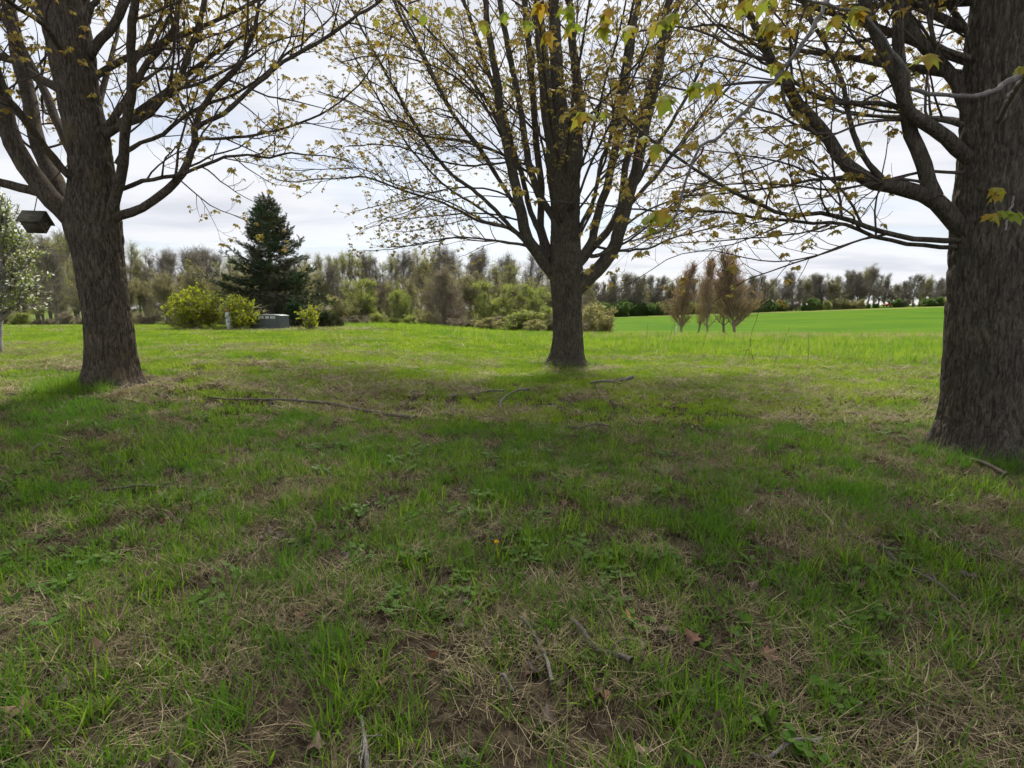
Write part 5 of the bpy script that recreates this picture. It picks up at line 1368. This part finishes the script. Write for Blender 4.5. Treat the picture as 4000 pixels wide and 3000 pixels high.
# ------------------------------------------------------------------ sticks, stakes, stalks, fallen leaves
STICKS = [([(800, 1555), (900, 1572), (1000, 1578), (1100, 1580), (1200, 1588), (1300, 1595), (1400, 1612), (1480, 1625), (1560, 1637), (1625, 1646)], 5, 15, 'stick_dark', 'long thin fallen branch lying across the shaded lawn'),
          ([(1755, 1563), (1800, 1550), (1850, 1545), (1910, 1541), (1970, 1540)], 5, 8, 'stick', 'thin curved fallen twig touching the forked pale twig'),
          ([(1952, 1612), (1955, 1585), (1970, 1560), (2010, 1542), (2060, 1533)], 8, 8, 'stick', 'bent pale fallen twig arching off the grass'),
          ([(2305, 1508), (2360, 1503), (2420, 1497), (2472, 1490)], 8, 15, 'stick', 'short thick grey stick lying near the lawn maple'),
          ([(2210, 1685), (2260, 1680), (2310, 1676), (2380, 1681)], 7, 9, 'stick_dark', 'dark short stick in dead grass before the lawn maple'),
          ([(2030, 2455), (2062, 2480), (2095, 2520), (2118, 2565), (2135, 2620), (2148, 2680), (2156, 2716)], 9, 14, 'stick', 'pale grey curved twig in the foreground weeds'),
          ([(2230, 2470), (2280, 2520), (2330, 2560), (2400, 2600), (2465, 2640)], 16, 24, 'stick_dark', 'thick brown stick half hidden in the foreground weeds'),
          ([(1412, 2830), (1424, 2900), (1428, 2960), (1440, 3060)], 10, 15, 'stick', 'bare stick pointing along the ground from the foreground litter'),
          ([(3440, 2165), (3500, 2212), (3561, 2251), (3661, 2331), (3747, 2391)], 14, 10, 'stick_dark', 'straight brown stick in the grass below the stout maple'),
          ([(2930, 2975), (3000, 2985), (3060, 2970), (3120, 2948), (3210, 2922)], 10, 14, 'stick', 'thin grey twig in the foreground straw'),
          ([(110, 1790), (150, 1768), (190, 1758), (250, 1766)], 6, 9, 'stick_dark', 'small dark twig on thatch before the reddish maple'),
          ([(400, 1922), (470, 1930), (540, 1930), (620, 1920), (720, 1918)], 7, 10, 'stick_dark', 'dull thin twig lying in the left thatch'),
          ([(3690, 1752), (3750, 1790), (3810, 1822), (3880, 1855), (3930, 1875)], 7, 11, 'stick_dark', 'thin stick leaning at the foot of the stout maple'),
          ([(1960, 2690), (1990, 2715), (2020, 2745)], 12, 8, 'stick', 'short pale stem lying beside the curved pale twig'),
          ([(430, 1800), (470, 1812), (515, 1830)], 6, 9, 'stick_dark', 'short bent twig in the left thatch')]
_sr = np.random.default_rng(17)
for pts, w0, w1, mt, lab in STICKS:
    P = np.array([ground(x, y) for x, y in pts])
    n = len(P) * 4
    C = resample(catmull(P, n * 2), n)
    dep = np.linalg.norm(C - np.array([0, 0, CAM_Z]), axis=1)
    R = np.linspace(w0, w1, n) / 2 / F * dep
    C[:, 2] = height(C[:, 0], C[:, 1]) + R + 0.035 + 0.02 * np.sin(np.linspace(0, 7, n) + _sr.uniform(0, 6)) 
    R *= 1 + 0.14 * _sr.uniform(-1, 1, n)
    V, Q = tubes(C[None], R[None], 8)
    o0 = C[n // 2].copy()
    o = link('fallen_stick', mesh_from('fallen_stick', V - o0, Q, [M[mt]]), None, o0)
    root = thing('fallen_stick', lab, 'stick', o0)
    o.name = 'stem'; o.parent = root; o.location = (0, 0, 0)
    for q in range(int(_sr.integers(1, 4))):
        j = int(_sr.integers(n // 4, n - 3)); T = nrm((C[j + 1] - C[j])[None])[0]
        v = nrm((T * 0.7 + np.array([_sr.normal(), _sr.normal(), 0.35]) * 0.6)[None])
        tw = curve_batch(C[j][None], v, np.array([R[j] * _sr.uniform(8, 20)]), 5, -0.2, 0.15, _sr)
        V, Q = tubes(tw, np.linspace(R[j] * .5, R[j] * .25, 5)[None], 5)
        link('side_twig', mesh_from('side_twig', V - o0, Q, [M[mt]]), root)

def stake():
    p = at(2640, 1318, 32.0); z = hz(p[0], 32.0)
    root = thing('survey_stake', 'small white wooden stake in the meadow left of the five maples', 'stake', (p[0], 32.0, z))
    link('shaft', box_mesh('shaft', 0.07, 0.035, 0.62, M['label_white'], 0.004, -0.1), root)
    link('point', lathe('point', [(0.04, 0.52), (0.0, 0.58)], 4, M['label_white'], False), root)
stake()
M['dead_stalk'] = plain_mat('dead_stalk', (0.26, 0.21, 0.14), 0.9)
for q, (px_, pyb, pyt, lab) in enumerate([(2632, 1345, 1240, 'dead weed stalk standing just left of the white stake'), (2610, 1350, 1262, 'thin leaning dead weed stalk left of the white stake'), (3018, 1440, 1262, 'tallest dead weed stalk with brush-like top in the meadow grass'), (3155, 1425, 1290, 'dead weed stalk between the tallest stalk and the stout maple'), (2520, 1350, 1255, 'dead weed stalk right of the lawn maple trunk'), (2830, 1345, 1285, 'short dead weed stalk before the five maples'), (2400, 1370, 1300, 'dead weed stalk near the lawn maple foot'), (2745, 1360, 1290, 'short leaning dead stalk before the second maple of the five'), (3390, 1340, 1295, 'short pale dead stalk at the meadow crest')]):
    g = ground(px_, pyb)
    H = at(px_, pyt, g[1])[2] - g[2]
    rng = np.random.default_rng(200 + q)
    C = curve_batch(np.zeros((1, 3)) - np.array([[0, 0, .05]]), np.array([[rng.normal() * .12, rng.normal() * .1, 1]]), np.array([H]), 9, 0.05, 0.04, rng)
    root = thing('dead_stalk', lab, 'weed stalk', g, 0)
    V, Q = tubes(C, np.linspace(0.010, 0.004, 9)[None], 5)
    link('stem', mesh_from('stem', V, Q, [M['dead_stalk']]), root)
    m = 16 if q == 2 else 9
    t = rng.uniform(0.25, 0.95, m); idxs = (t * 8).astype(int)
    B = curve_batch(C[0, idxs], rand_dir(rng, m) * np.array([.5, .5, .3]) + np.array([0, 0, .8]), rng.uniform(.08, .25, m) * H * .6, 4, 0.2, .1, rng)
    V, Q = tubes(B, np.full((m, 4), 0.0035), 4)
    link('side_shoots', mesh_from('side_shoots', V, Q, [M['dead_stalk']]), root)['kind'] = 'stuff'

# dandelion
M['yellow'] = leaf_mat('dandelion_yellow', [(0.80, 0.45, 0.01), (0.85, 0.58, 0.02)], 0.2)
def dandelion(px_, py_, lab):
    g = ground(px_, py_); rng = np.random.default_rng(8)
    root = thing('dandelion', lab, 'flower', g)
    V, Q = tubes(np.array([[(0, 0, -.02), (0.004, 0, .06), (0.0, 0.004, .13)]]), np.full((1, 3), .0025), 6)
    link('stem', mesh_from('stem', V, Q, [M['yew']]), root)
    n = 60
    az = rng.uniform(0, 6.28, n); el = rng.uniform(0.0, 1.3, n)
    d = np.stack([np.cos(az) * np.cos(el), np.sin(az) * np.cos(el), np.sin(el)], -1)
    fr = frames(d, rng); Mx = np.stack([fr[:, :, 0] * .006, fr[:, :, 2] * .02, fr[:, :, 1] * .006], -1)
    LV, LF = scatter(LQ_V + np.array([0, .5, 0]), LQ_F, Mx, np.repeat([[0, 0.004, .13]], n, 0))
    link('flower_head', mesh_from('flower_head', LV, LF, [M['yellow']], smooth=False), root)
dandelion(1940, 2200, 'yellow dandelion flower in the foreground grass')

# ------------------------------------------------------------------ grass, thatch, weeds and litter
M['grass'] = leaf_mat('grass_blade', [(0.062, 0.145, 0.010), (0.125, 0.235, 0.016), (0.24, 0.35, 0.03)], 0.45, (0.075, 0.185, 0.013), 1.1, 0.5)  # darker green than the lawn; part of the canopy shade sits in this colour
M['lawn'] = leaf_mat('lawn_blade', [(0.15, 0.245, 0.018), (0.24, 0.335, 0.026), (0.32, 0.40, 0.05)], 0.45, (0.14, 0.25, 0.02), 0.7, 0.5)  # lightened against the foreground green; some of the sunlight is in the colour
M['meadow'] = leaf_mat('meadow_blade', [(0.15, 0.26, 0.02), (0.24, 0.34, 0.03), (0.31, 0.39, 0.05)], 0.5, (0.13, 0.25, 0.02), 0.5, 0.5)
M['straw'] = leaf_mat('dead_straw', [(0.13, 0.105, 0.056), (0.26, 0.215, 0.118), (0.46, 0.39, 0.24)], 0.15, (0.20, 0.162, 0.088), 1.5, 0.8)
M['weed'] = leaf_mat('weed_leaf', [(0.055, 0.13, 0.014), (0.11, 0.20, 0.022)], 0.4, (0.075, 0.16, 0.018), 3.0, 0.55)
M['litter'] = leaf_mat('dead_leaf', [(0.085, 0.06, 0.045), (0.17, 0.125, 0.10), (0.22, 0.10, 0.06)], 0.1, (0.12, 0.10, 0.085), 4.0, 0.85)
def blade(rng, x, y, L, w, az, lean, bend, segs):
    t = np.linspace(0, 1, segs + 1)
    hor = lean * t + bend * t * t; ver = np.sqrt(np.maximum(0.05, 1 - (lean + bend * 0.9) ** 2 * 0.6)) * t - 0.35 * bend * t * t
    px_ = x + math.cos(az) * hor * L; py_ = y + math.sin(az) * hor * L; pz = ver * L
    ca, sa = math.cos(az + 1.57 + rng.uniform(-.6, .6)), math.sin(az + 1.57)
    ww = w * 0.5 * (1 - t ** 2.2)
    A = np.stack([px_ + ca * ww, py_ + sa * ww, pz], -1); B = np.stack([px_ - ca * ww, py_ - sa * ww, pz], -1)
    V = np.vstack([A[:-1], B[:-1], [[px_[-1], py_[-1], pz[-1]]]])
    n = segs; T = []
    for i in range(n - 1): T += [(i, n + i, i + 1), (n + i, n + i + 1, i + 1)]
    T.append((n - 1, 2 * n - 1, 2 * n))
    return V, np.array(T)
def clump(seed, n, L0, L1, w0, w1, spread, lean, bend, segs, mat, name):
    rng = np.random.default_rng(seed)
    parts = []
    for i in range(n):
        a = rng.uniform(0, 6.28); r = spread * math.sqrt(rng.uniform())
        parts.append(blade(rng, math.cos(a) * r, math.sin(a) * r, rng.uniform(L0, L1), rng.uniform(w0, w1), a + rng.normal() * .9, rng.uniform(0, lean), rng.uniform(0, bend), segs))
    V, Fq = merge(parts); V[:, 2] -= 0.006
    return mesh_from(name, V, Fq, [mat], smooth=False)
def straw_clump(seed, n, L0, L1, w, spread, name, zmax=0.035):
    rng = np.random.default_rng(seed); parts = []
    main = rng.uniform(0, 6.28)
    for i in range(n):
        a = main + rng.normal() * 0.9; L = rng.uniform(L0, L1)
        x, y = rng.normal(size=2) * spread
        z0, z1 = rng.uniform(0.002, zmax, 2)
        V, T = blade(rng, x, y, L, rng.uniform(.6, 1.3) * w, a, 0.97, rng.uniform(-.1, .15), 3)
        bend_ = rng.normal() * 2.2; dd = np.hypot(V[:, 0] - x, V[:, 1] - y); sx_, sy_ = -math.sin(a), math.cos(a)
        V[:, 0] += sx_ * bend_ * dd ** 2; V[:, 1] += sy_ * bend_ * dd ** 2
        V[:, 2] = z0 + (V[:, 2] / L) * rng.uniform(-.02, .10) + (z1 - z0) * np.hypot(V[:, 0] - x, V[:, 1] - y) / L
        parts.append((V, T))
    V, Fq = merge(parts)
    return mesh_from(name, V, Fq, [M['straw']], smooth=False)
def rosette(seed, n, L0, L1, wr, lift, name):
    rng = np.random.default_rng(seed); parts = []
    for i in range(n):
        az = 6.28 * i / n + rng.uniform(-.4, .4); L = rng.uniform(L0, L1); w = L * wr
        t = np.linspace(0, 1, 6)
        prof = np.array([0.12, 0.35, 0.75, 1.0, 0.8, 0.0]) * w / 2 * (1 + 0.25 * np.array([0, 1, -1, 1, -1, 0]) * rng.uniform(0, 1))
        el = lift * rng.uniform(.5, 1.3)
        hor = L * t * math.cos(el); ver = L * t * math.sin(el) - 0.45 * L * t * t * rng.uniform(.3, 1)
        ca, sa = math.cos(az), math.sin(az)
        C = np.stack([hor * ca, hor * sa, ver], -1); S = np.array([-sa, ca, 0])
        A = C + S * prof[:, None] + [0, 0, .15 * w]; B = C - S * prof[:, None] + [0, 0, .15 * w]
        V = np.vstack([A, C, B]); T = []
        for k in range(5): T += [(k, 6 + k, 7 + k), (k, 7 + k, k + 1), (6 + k, 12 + k, 13 + k), (6 + k, 13 + k, 7 + k)]
        parts.append((V, np.array(T)))
    V, Fq = merge(parts)
    return mesh_from(name, V, Fq, [M['weed']], smooth=True)
def clover(seed, n, name):
    rng = np.random.default_rng(seed); parts = []
    for i in range(n):
        x, y = rng.normal(size=2) * 0.05; z = rng.uniform(.02, .06); s = rng.uniform(.010, .018)
        for k in range(3):
            a = k * 2.094 + rng.uniform(0, 1)
            th = np.linspace(0, 6.28, 7)[:-1]
            V = np.stack([x + math.cos(a) * s + np.cos(th) * s, y + math.sin(a) * s + np.sin(th) * s, z + rng.normal() * .002 + np.cos(th - a) * s * .25], -1)
            parts.append((V, np.array([(0, 1, 2), (0, 2, 3), (0, 3, 4), (0, 4, 5)])))
    V, Fq = merge(parts)
    return mesh_from(name, V, Fq, [M['weed']], smooth=False)
def dead_leaf(seed, name='dead_leaf'):
    rng = np.random.default_rng(seed)
    V = leaf_shape(0.0, 0.0) * 0.085
    V[:, 1] -= 0.03
    cu = rng.uniform(8, 22)
    V[:, 2] = cu * (V[:, 0] ** 2) * rng.choice([1, -.6]) + rng.uniform(2, 9) * V[:, 1] ** 2 + rng.normal(size=len(V)) * .006
    return mesh_from(name, V, LEAF_T, [M['litter']], smooth=False)
G_NEAR = proto_collection('grass_near', [clump(300 + i, [7, 9, 6, 8, 5, 7][i], .06, [.15, .13, .19, .14, .21, .11][i], .0035, [.008, .010, .0075, .012, .009, .007][i], .03, .55, .65, 3, M['grass'], 'grass_near') for i in range(6)])
G_MID = proto_collection('grass_mid', [clump(320 + i, 12, .04, [.09, .08, .11, .10][i], .006, .011, .06, .5, .5, 2, M['lawn'], 'grass_mid') for i in range(4)])
G_FAR = proto_collection('grass_far', [clump(340 + i, 14, .05, [.10, .09, .12, .11][i], .010, .018, .12, .5, .4, 2, M['lawn'], 'grass_far') for i in range(4)])
G_TALL = proto_collection('grass_tall', [clump(360 + i, 14, .16, [.34, .30, .38, .28][i], .007, .013, .08, .35, .7, 3, M['meadow'], 'grass_tall') for i in range(4)])
G_STRAW = proto_collection('straw_near', [straw_clump(380 + i, 16, .04, .13, .0028, .05, 'straw_near') for i in range(6)])
G_STRAWF = proto_collection('straw_far', [straw_clump(390 + i, 10, .08, .22, .008, .08, 'straw_far') for i in range(4)])
M['thatch'] = leaf_mat('old_thatch', [(0.055, 0.043, 0.026), (0.12, 0.097, 0.058), (0.22, 0.178, 0.11)], 0.1, (0.08, 0.063, 0.038), 2.0, 0.9)
def recolour(me, m):
    me.materials.clear(); me.materials.append(m); return me
G_THATCH = proto_collection('thatch_base', [recolour(straw_clump(500 + i, 20, .03, .09, .003, .055, 'thatch_base', .022), M['thatch']) for i in range(5)])
G_WEED = proto_collection('weed_near', [rosette(400, 6, .06, .13, .22, .9, 'weed_near'), rosette(401, 5, .05, .11, .3, 1.0, 'weed_near'), clover(402, 9, 'weed_near'), rosette(403, 7, .08, .16, .2, .75, 'weed_near'), clover(404, 12, 'weed_near')])
G_LIT = proto_collection('litter_near', [dead_leaf(420 + i) for i in range(6)])

_g = np.random.default_rng(1234)
def sample(y0, y1, dens, side=2.6, slope=1.06):
    area = slope * (y1 ** 2 - y0 ** 2) + 2 * side * (y1 - y0)
    n = int(area * dens)
    # y with density proportional to strip width
    u = _g.uniform(0, 1, n)
    a, b = slope, 2 * side
    c = -(a * y0 ** 2 + b * y0) - u * area
    y = (-b + np.sqrt(b * b - 4 * a * c)) / (2 * a)
    x = _g.uniform(-1, 1, n) * (slope * y + side)
    return x, y
TRUNKS = [(np.array(mm), rr) for mm, rr in ((at(440, 1490, LEFT_D)[:2], .5), (at(2218, 1430, MID_D)[:2], .52), (at(3838, 1790, RIGHT_D)[:2], .55))]
def clear(x, y):
    k = np.ones(len(x), bool)
    for c, r in TRUNKS: k &= np.hypot(x - c[0], y - c[1]) > r
    return k
def lay(name, col, x, y, s0, s1, nproto, label, zoff=0.0, tilt=0.12, zs=None, cat=None):
    n = len(x)
    P = np.stack([x, y, height(x, y) + zoff], -1)
    rot = np.stack([_g.normal(size=n) * tilt, _g.normal(size=n) * tilt, _g.uniform(0, 6.28, n)], -1)
    s = _g.uniform(s0, s1, n)
    scl = np.stack([s, s, s * (1 if zs is None else zs)], -1)
    o = scatter_object(name, col, P, rot, scl, _g.integers(0, nproto, n))
    tag(o, label, None, None, 'stuff')
    return n
tot = {}
# near green tufts (clumped) and finer filler
x, y = sample(0.7, 7, 640); L = lush(x, y); cl = fbm(x * 4.5, y * 4.5, seed=50, octv=2)
k = clear(x, y) & (_g.uniform(size=len(x)) < np.clip((0.30 + 0.80 * L) * ss(0.30, 0.58, cl) * 1.4, 0.05, 1)) & (tallness(x, y) < .5)
tot['near'] = lay('foreground_grass', G_NEAR, x[k], y[k], 0.6, 1.25, 6, 'fresh green grass tufts in the shaded foreground', zs=0.7 + 0.6 * cl[k])
x, y = sample(7, 15, 230); L = lush(x, y); cl = fbm(x * 3, y * 3, seed=51, octv=2)
k = clear(x, y) & (_g.uniform(size=len(x)) < np.clip((0.15 + 0.9 * L) * ss(0.2, 0.6, cl) * 1.3, 0, 1)) & (tallness(x, y) < .5)
tot['mid'] = lay('lawn_grass', G_MID, x[k], y[k], 0.8, 1.3, 4, 'green lawn grass around the three maples')
x, y = sample(15, 33, 55); L = lush(x, y)
k = clear(x, y) & (_g.uniform(size=len(x)) < 0.3 + 0.7 * L) & (tallness(x, y) < .5)
tot['far'] = lay('far_lawn_grass', G_FAR, x[k], y[k], 0.8, 1.3, 4, 'sunlit short lawn grass before the wood')
x, y = sample(9, 33, 34); T = tallness(x, y)
k = clear(x, y) & (_g.uniform(size=len(x)) < T) & (x > -12)
tot['tall'] = lay('meadow_grass', G_TALL, x[k], y[k], 0.6, 1.15, 4, 'tall unmown meadow grass beyond the mowing edge')
M['seedhead'] = leaf_mat('dry_seedhead', [(0.34, 0.28, 0.16), (0.46, 0.39, 0.24)], 0.3)
G_SEED = proto_collection('seed_grass', [clump(370 + i, 9, .25, .5, .008, .014, .10, .3, .5, 3, M['seedhead'], 'seed_grass') for i in range(3)])
x = _g.uniform(-4, 26, 1500); y = 26.5 + _g.normal(size=1500) * 1.6 - 0.03 * x
k = _g.uniform(size=1500) < ss(-4, 14, x) * .8 + .12
tot['seed'] = lay('dry_crest_grass', G_SEED, x[k], y[k], 0.5, 1.0, 3, 'pale dry grass along the crest before the field')
x, y = sample(11, 27, 1.6); k = (tallness(x, y) > .6) & (x > -3)
tot['seed2'] = lay('dry_meadow_stems', G_SEED, x[k], y[k], 0.35, 0.8, 3, 'scattered pale stems in the tall meadow grass')
# long grass round the trunks
xs, ys = [], []
for (c, r), m, sec in zip(TRUNKS, (150, 130, 50), ((-3.4, -1.3), (-6.3, 0.0), (2.6, 4.4))):
    a = _g.uniform(sec[0], sec[1], m); rr = r + _g.uniform(-.12, .38, m)
    xs.append(c[0] + np.cos(a + 0.4) * rr * (1.05)); ys.append(c[1] + np.sin(a + 0.4) * rr)
a = _g.uniform(2.3, 4.2, 200); rr = .45 + np.abs(_g.normal(size=200)) * .3
xs.append(TRUNKS[0][0][0] + np.cos(a) * rr); ys.append(TRUNKS[0][0][1] + np.sin(a) * rr)
x, y = np.concatenate(xs), np.concatenate(ys)
G_RING = proto_collection('trunk_grass', [clump(365 + i, 12, .14, [.32, .28, .36][i], .005, .010, .07, .4, .8, 3, M['grass'], 'trunk_grass') for i in range(3)])
tot['ring'] = lay('trunk_grass', G_RING, x, y, 0.5, 0.95, 3, 'long dark grass left round the maple trunks')
# thatch
x, y = sample(0.7, 7, 280); L = lush(x, y); cl = fbm(x * 2.2 + 5, y * 2.2, seed=60, octv=3)
k = clear(x, y) & (_g.uniform(size=len(x)) < np.clip((1.25 - 0.9 * L) * ss(0.38, 0.60, cl), 0.04, 1))
tot['straw'] = lay('dead_thatch', G_STRAW, x[k], y[k], 0.7, 1.4, 6, 'matted dead grass thatch in the foreground', tilt=.18)
x, y = sample(0.7, 6.5, 170); k = clear(x, y)
tot['thatch'] = lay('old_thatch', G_THATCH, x[k], y[k], 0.7, 1.3, 5, 'dark old thatch covering the soil between the foreground blades', tilt=.1)
x, y = sample(7, 16, 190); L = lush(x, y); cl = fbm(x * 1.3 + 5, y * 1.3, seed=61, octv=3)
k = clear(x, y) & (_g.uniform(size=len(x)) < np.clip((1.25 - 0.95 * L) * ss(0.34, 0.58, cl), 0.02, 1))
tot['strawm'] = lay('pale_thatch', G_STRAWF, x[k], y[k], 0.7, 1.3, 4, 'pale dead grass between the maples', tilt=.15)
x, y = sample(16, 31, 22); L = lush(x, y)
wr = np.maximum(0, np.sin((x * 0.62 + y * 0.5 + 0.5 * fbm(x * .3, y * .3, seed=90)) * 6.283 / 2.6)) ** 5
k = (_g.uniform(size=len(x)) < np.clip(1.05 - 1.15 * L + 0.35 * wr, 0.02, 1)) & (tallness(x, y) < .5)
tot['strawf'] = lay('mown_straw', G_STRAWF, x[k], y[k], 1.0, 1.9, 4, 'strips of mown dry grass on the far lawn', tilt=.15)
x, y = sample(0.7, 6.5, 34); cl = fbm(x * 1.1, y * 1.1, seed=70, octv=3)
k = clear(x, y) & (_g.uniform(size=len(x)) < ss(0.40, 0.62, cl))
tot['weed'] = lay('broadleaf_weeds', G_WEED, x[k], y[k], 0.5, 1.15, 5, 'broad-leaved weeds and clover in the foreground', zoff=.006)
x, y = sample(0.7, 9, 90); cl = fbm(x * 1.6, y * 1.6, seed=80, octv=3)
k = clear(x, y) & (_g.uniform(size=len(x)) < ss(0.44, 0.66, cl))
tot['litter'] = lay('leaf_litter', G_LIT, x[k], y[k], 0.45, 1.0, 6, 'brown dead leaves scattered through the foreground thatch', zoff=.015, tilt=.5)
# single fallen leaves that stand out
LITMESH = [dead_leaf(440 + i, 'fallen_leaf') for i in range(5)]
M['litter_orange'] = leaf_mat('orange_dead_leaf', [(0.42, 0.23, 0.10), (0.35, 0.17, 0.07)], 0.1)
ORL = [dead_leaf(460 + i, 'fallen_leaf') for i in range(2)]
for me in ORL: me.materials.clear(); me.materials.append(M['litter_orange'])
o = link('fallen_leaf', ORL[0], None, ground(2465, 2445) + np.array([0, 0, .05])); o.scale = (0.8,) * 3; o.rotation_euler = (.5, .2, 1)
tag(o, 'orange-brown fallen oak-like leaf right of the thick brown stick', 'leaf', 'single fallen leaves')
for q in range(46):
    px_, py_ = _g.uniform(60, 3950), _g.uniform(2050, 2960)
    g = ground(px_, py_)
    o = link('fallen_leaf', LITMESH[q % 5], None, g + np.array([0, 0, .03])); o.scale = (_g.uniform(.7, 1.15),) * 3
    o.rotation_euler = (_g.normal() * .5, _g.normal() * .5, _g.uniform(0, 6.28))
    tag(o, 'curled brown fallen leaf lying on the foreground thatch', 'leaf', 'single fallen leaves')
print(tot)
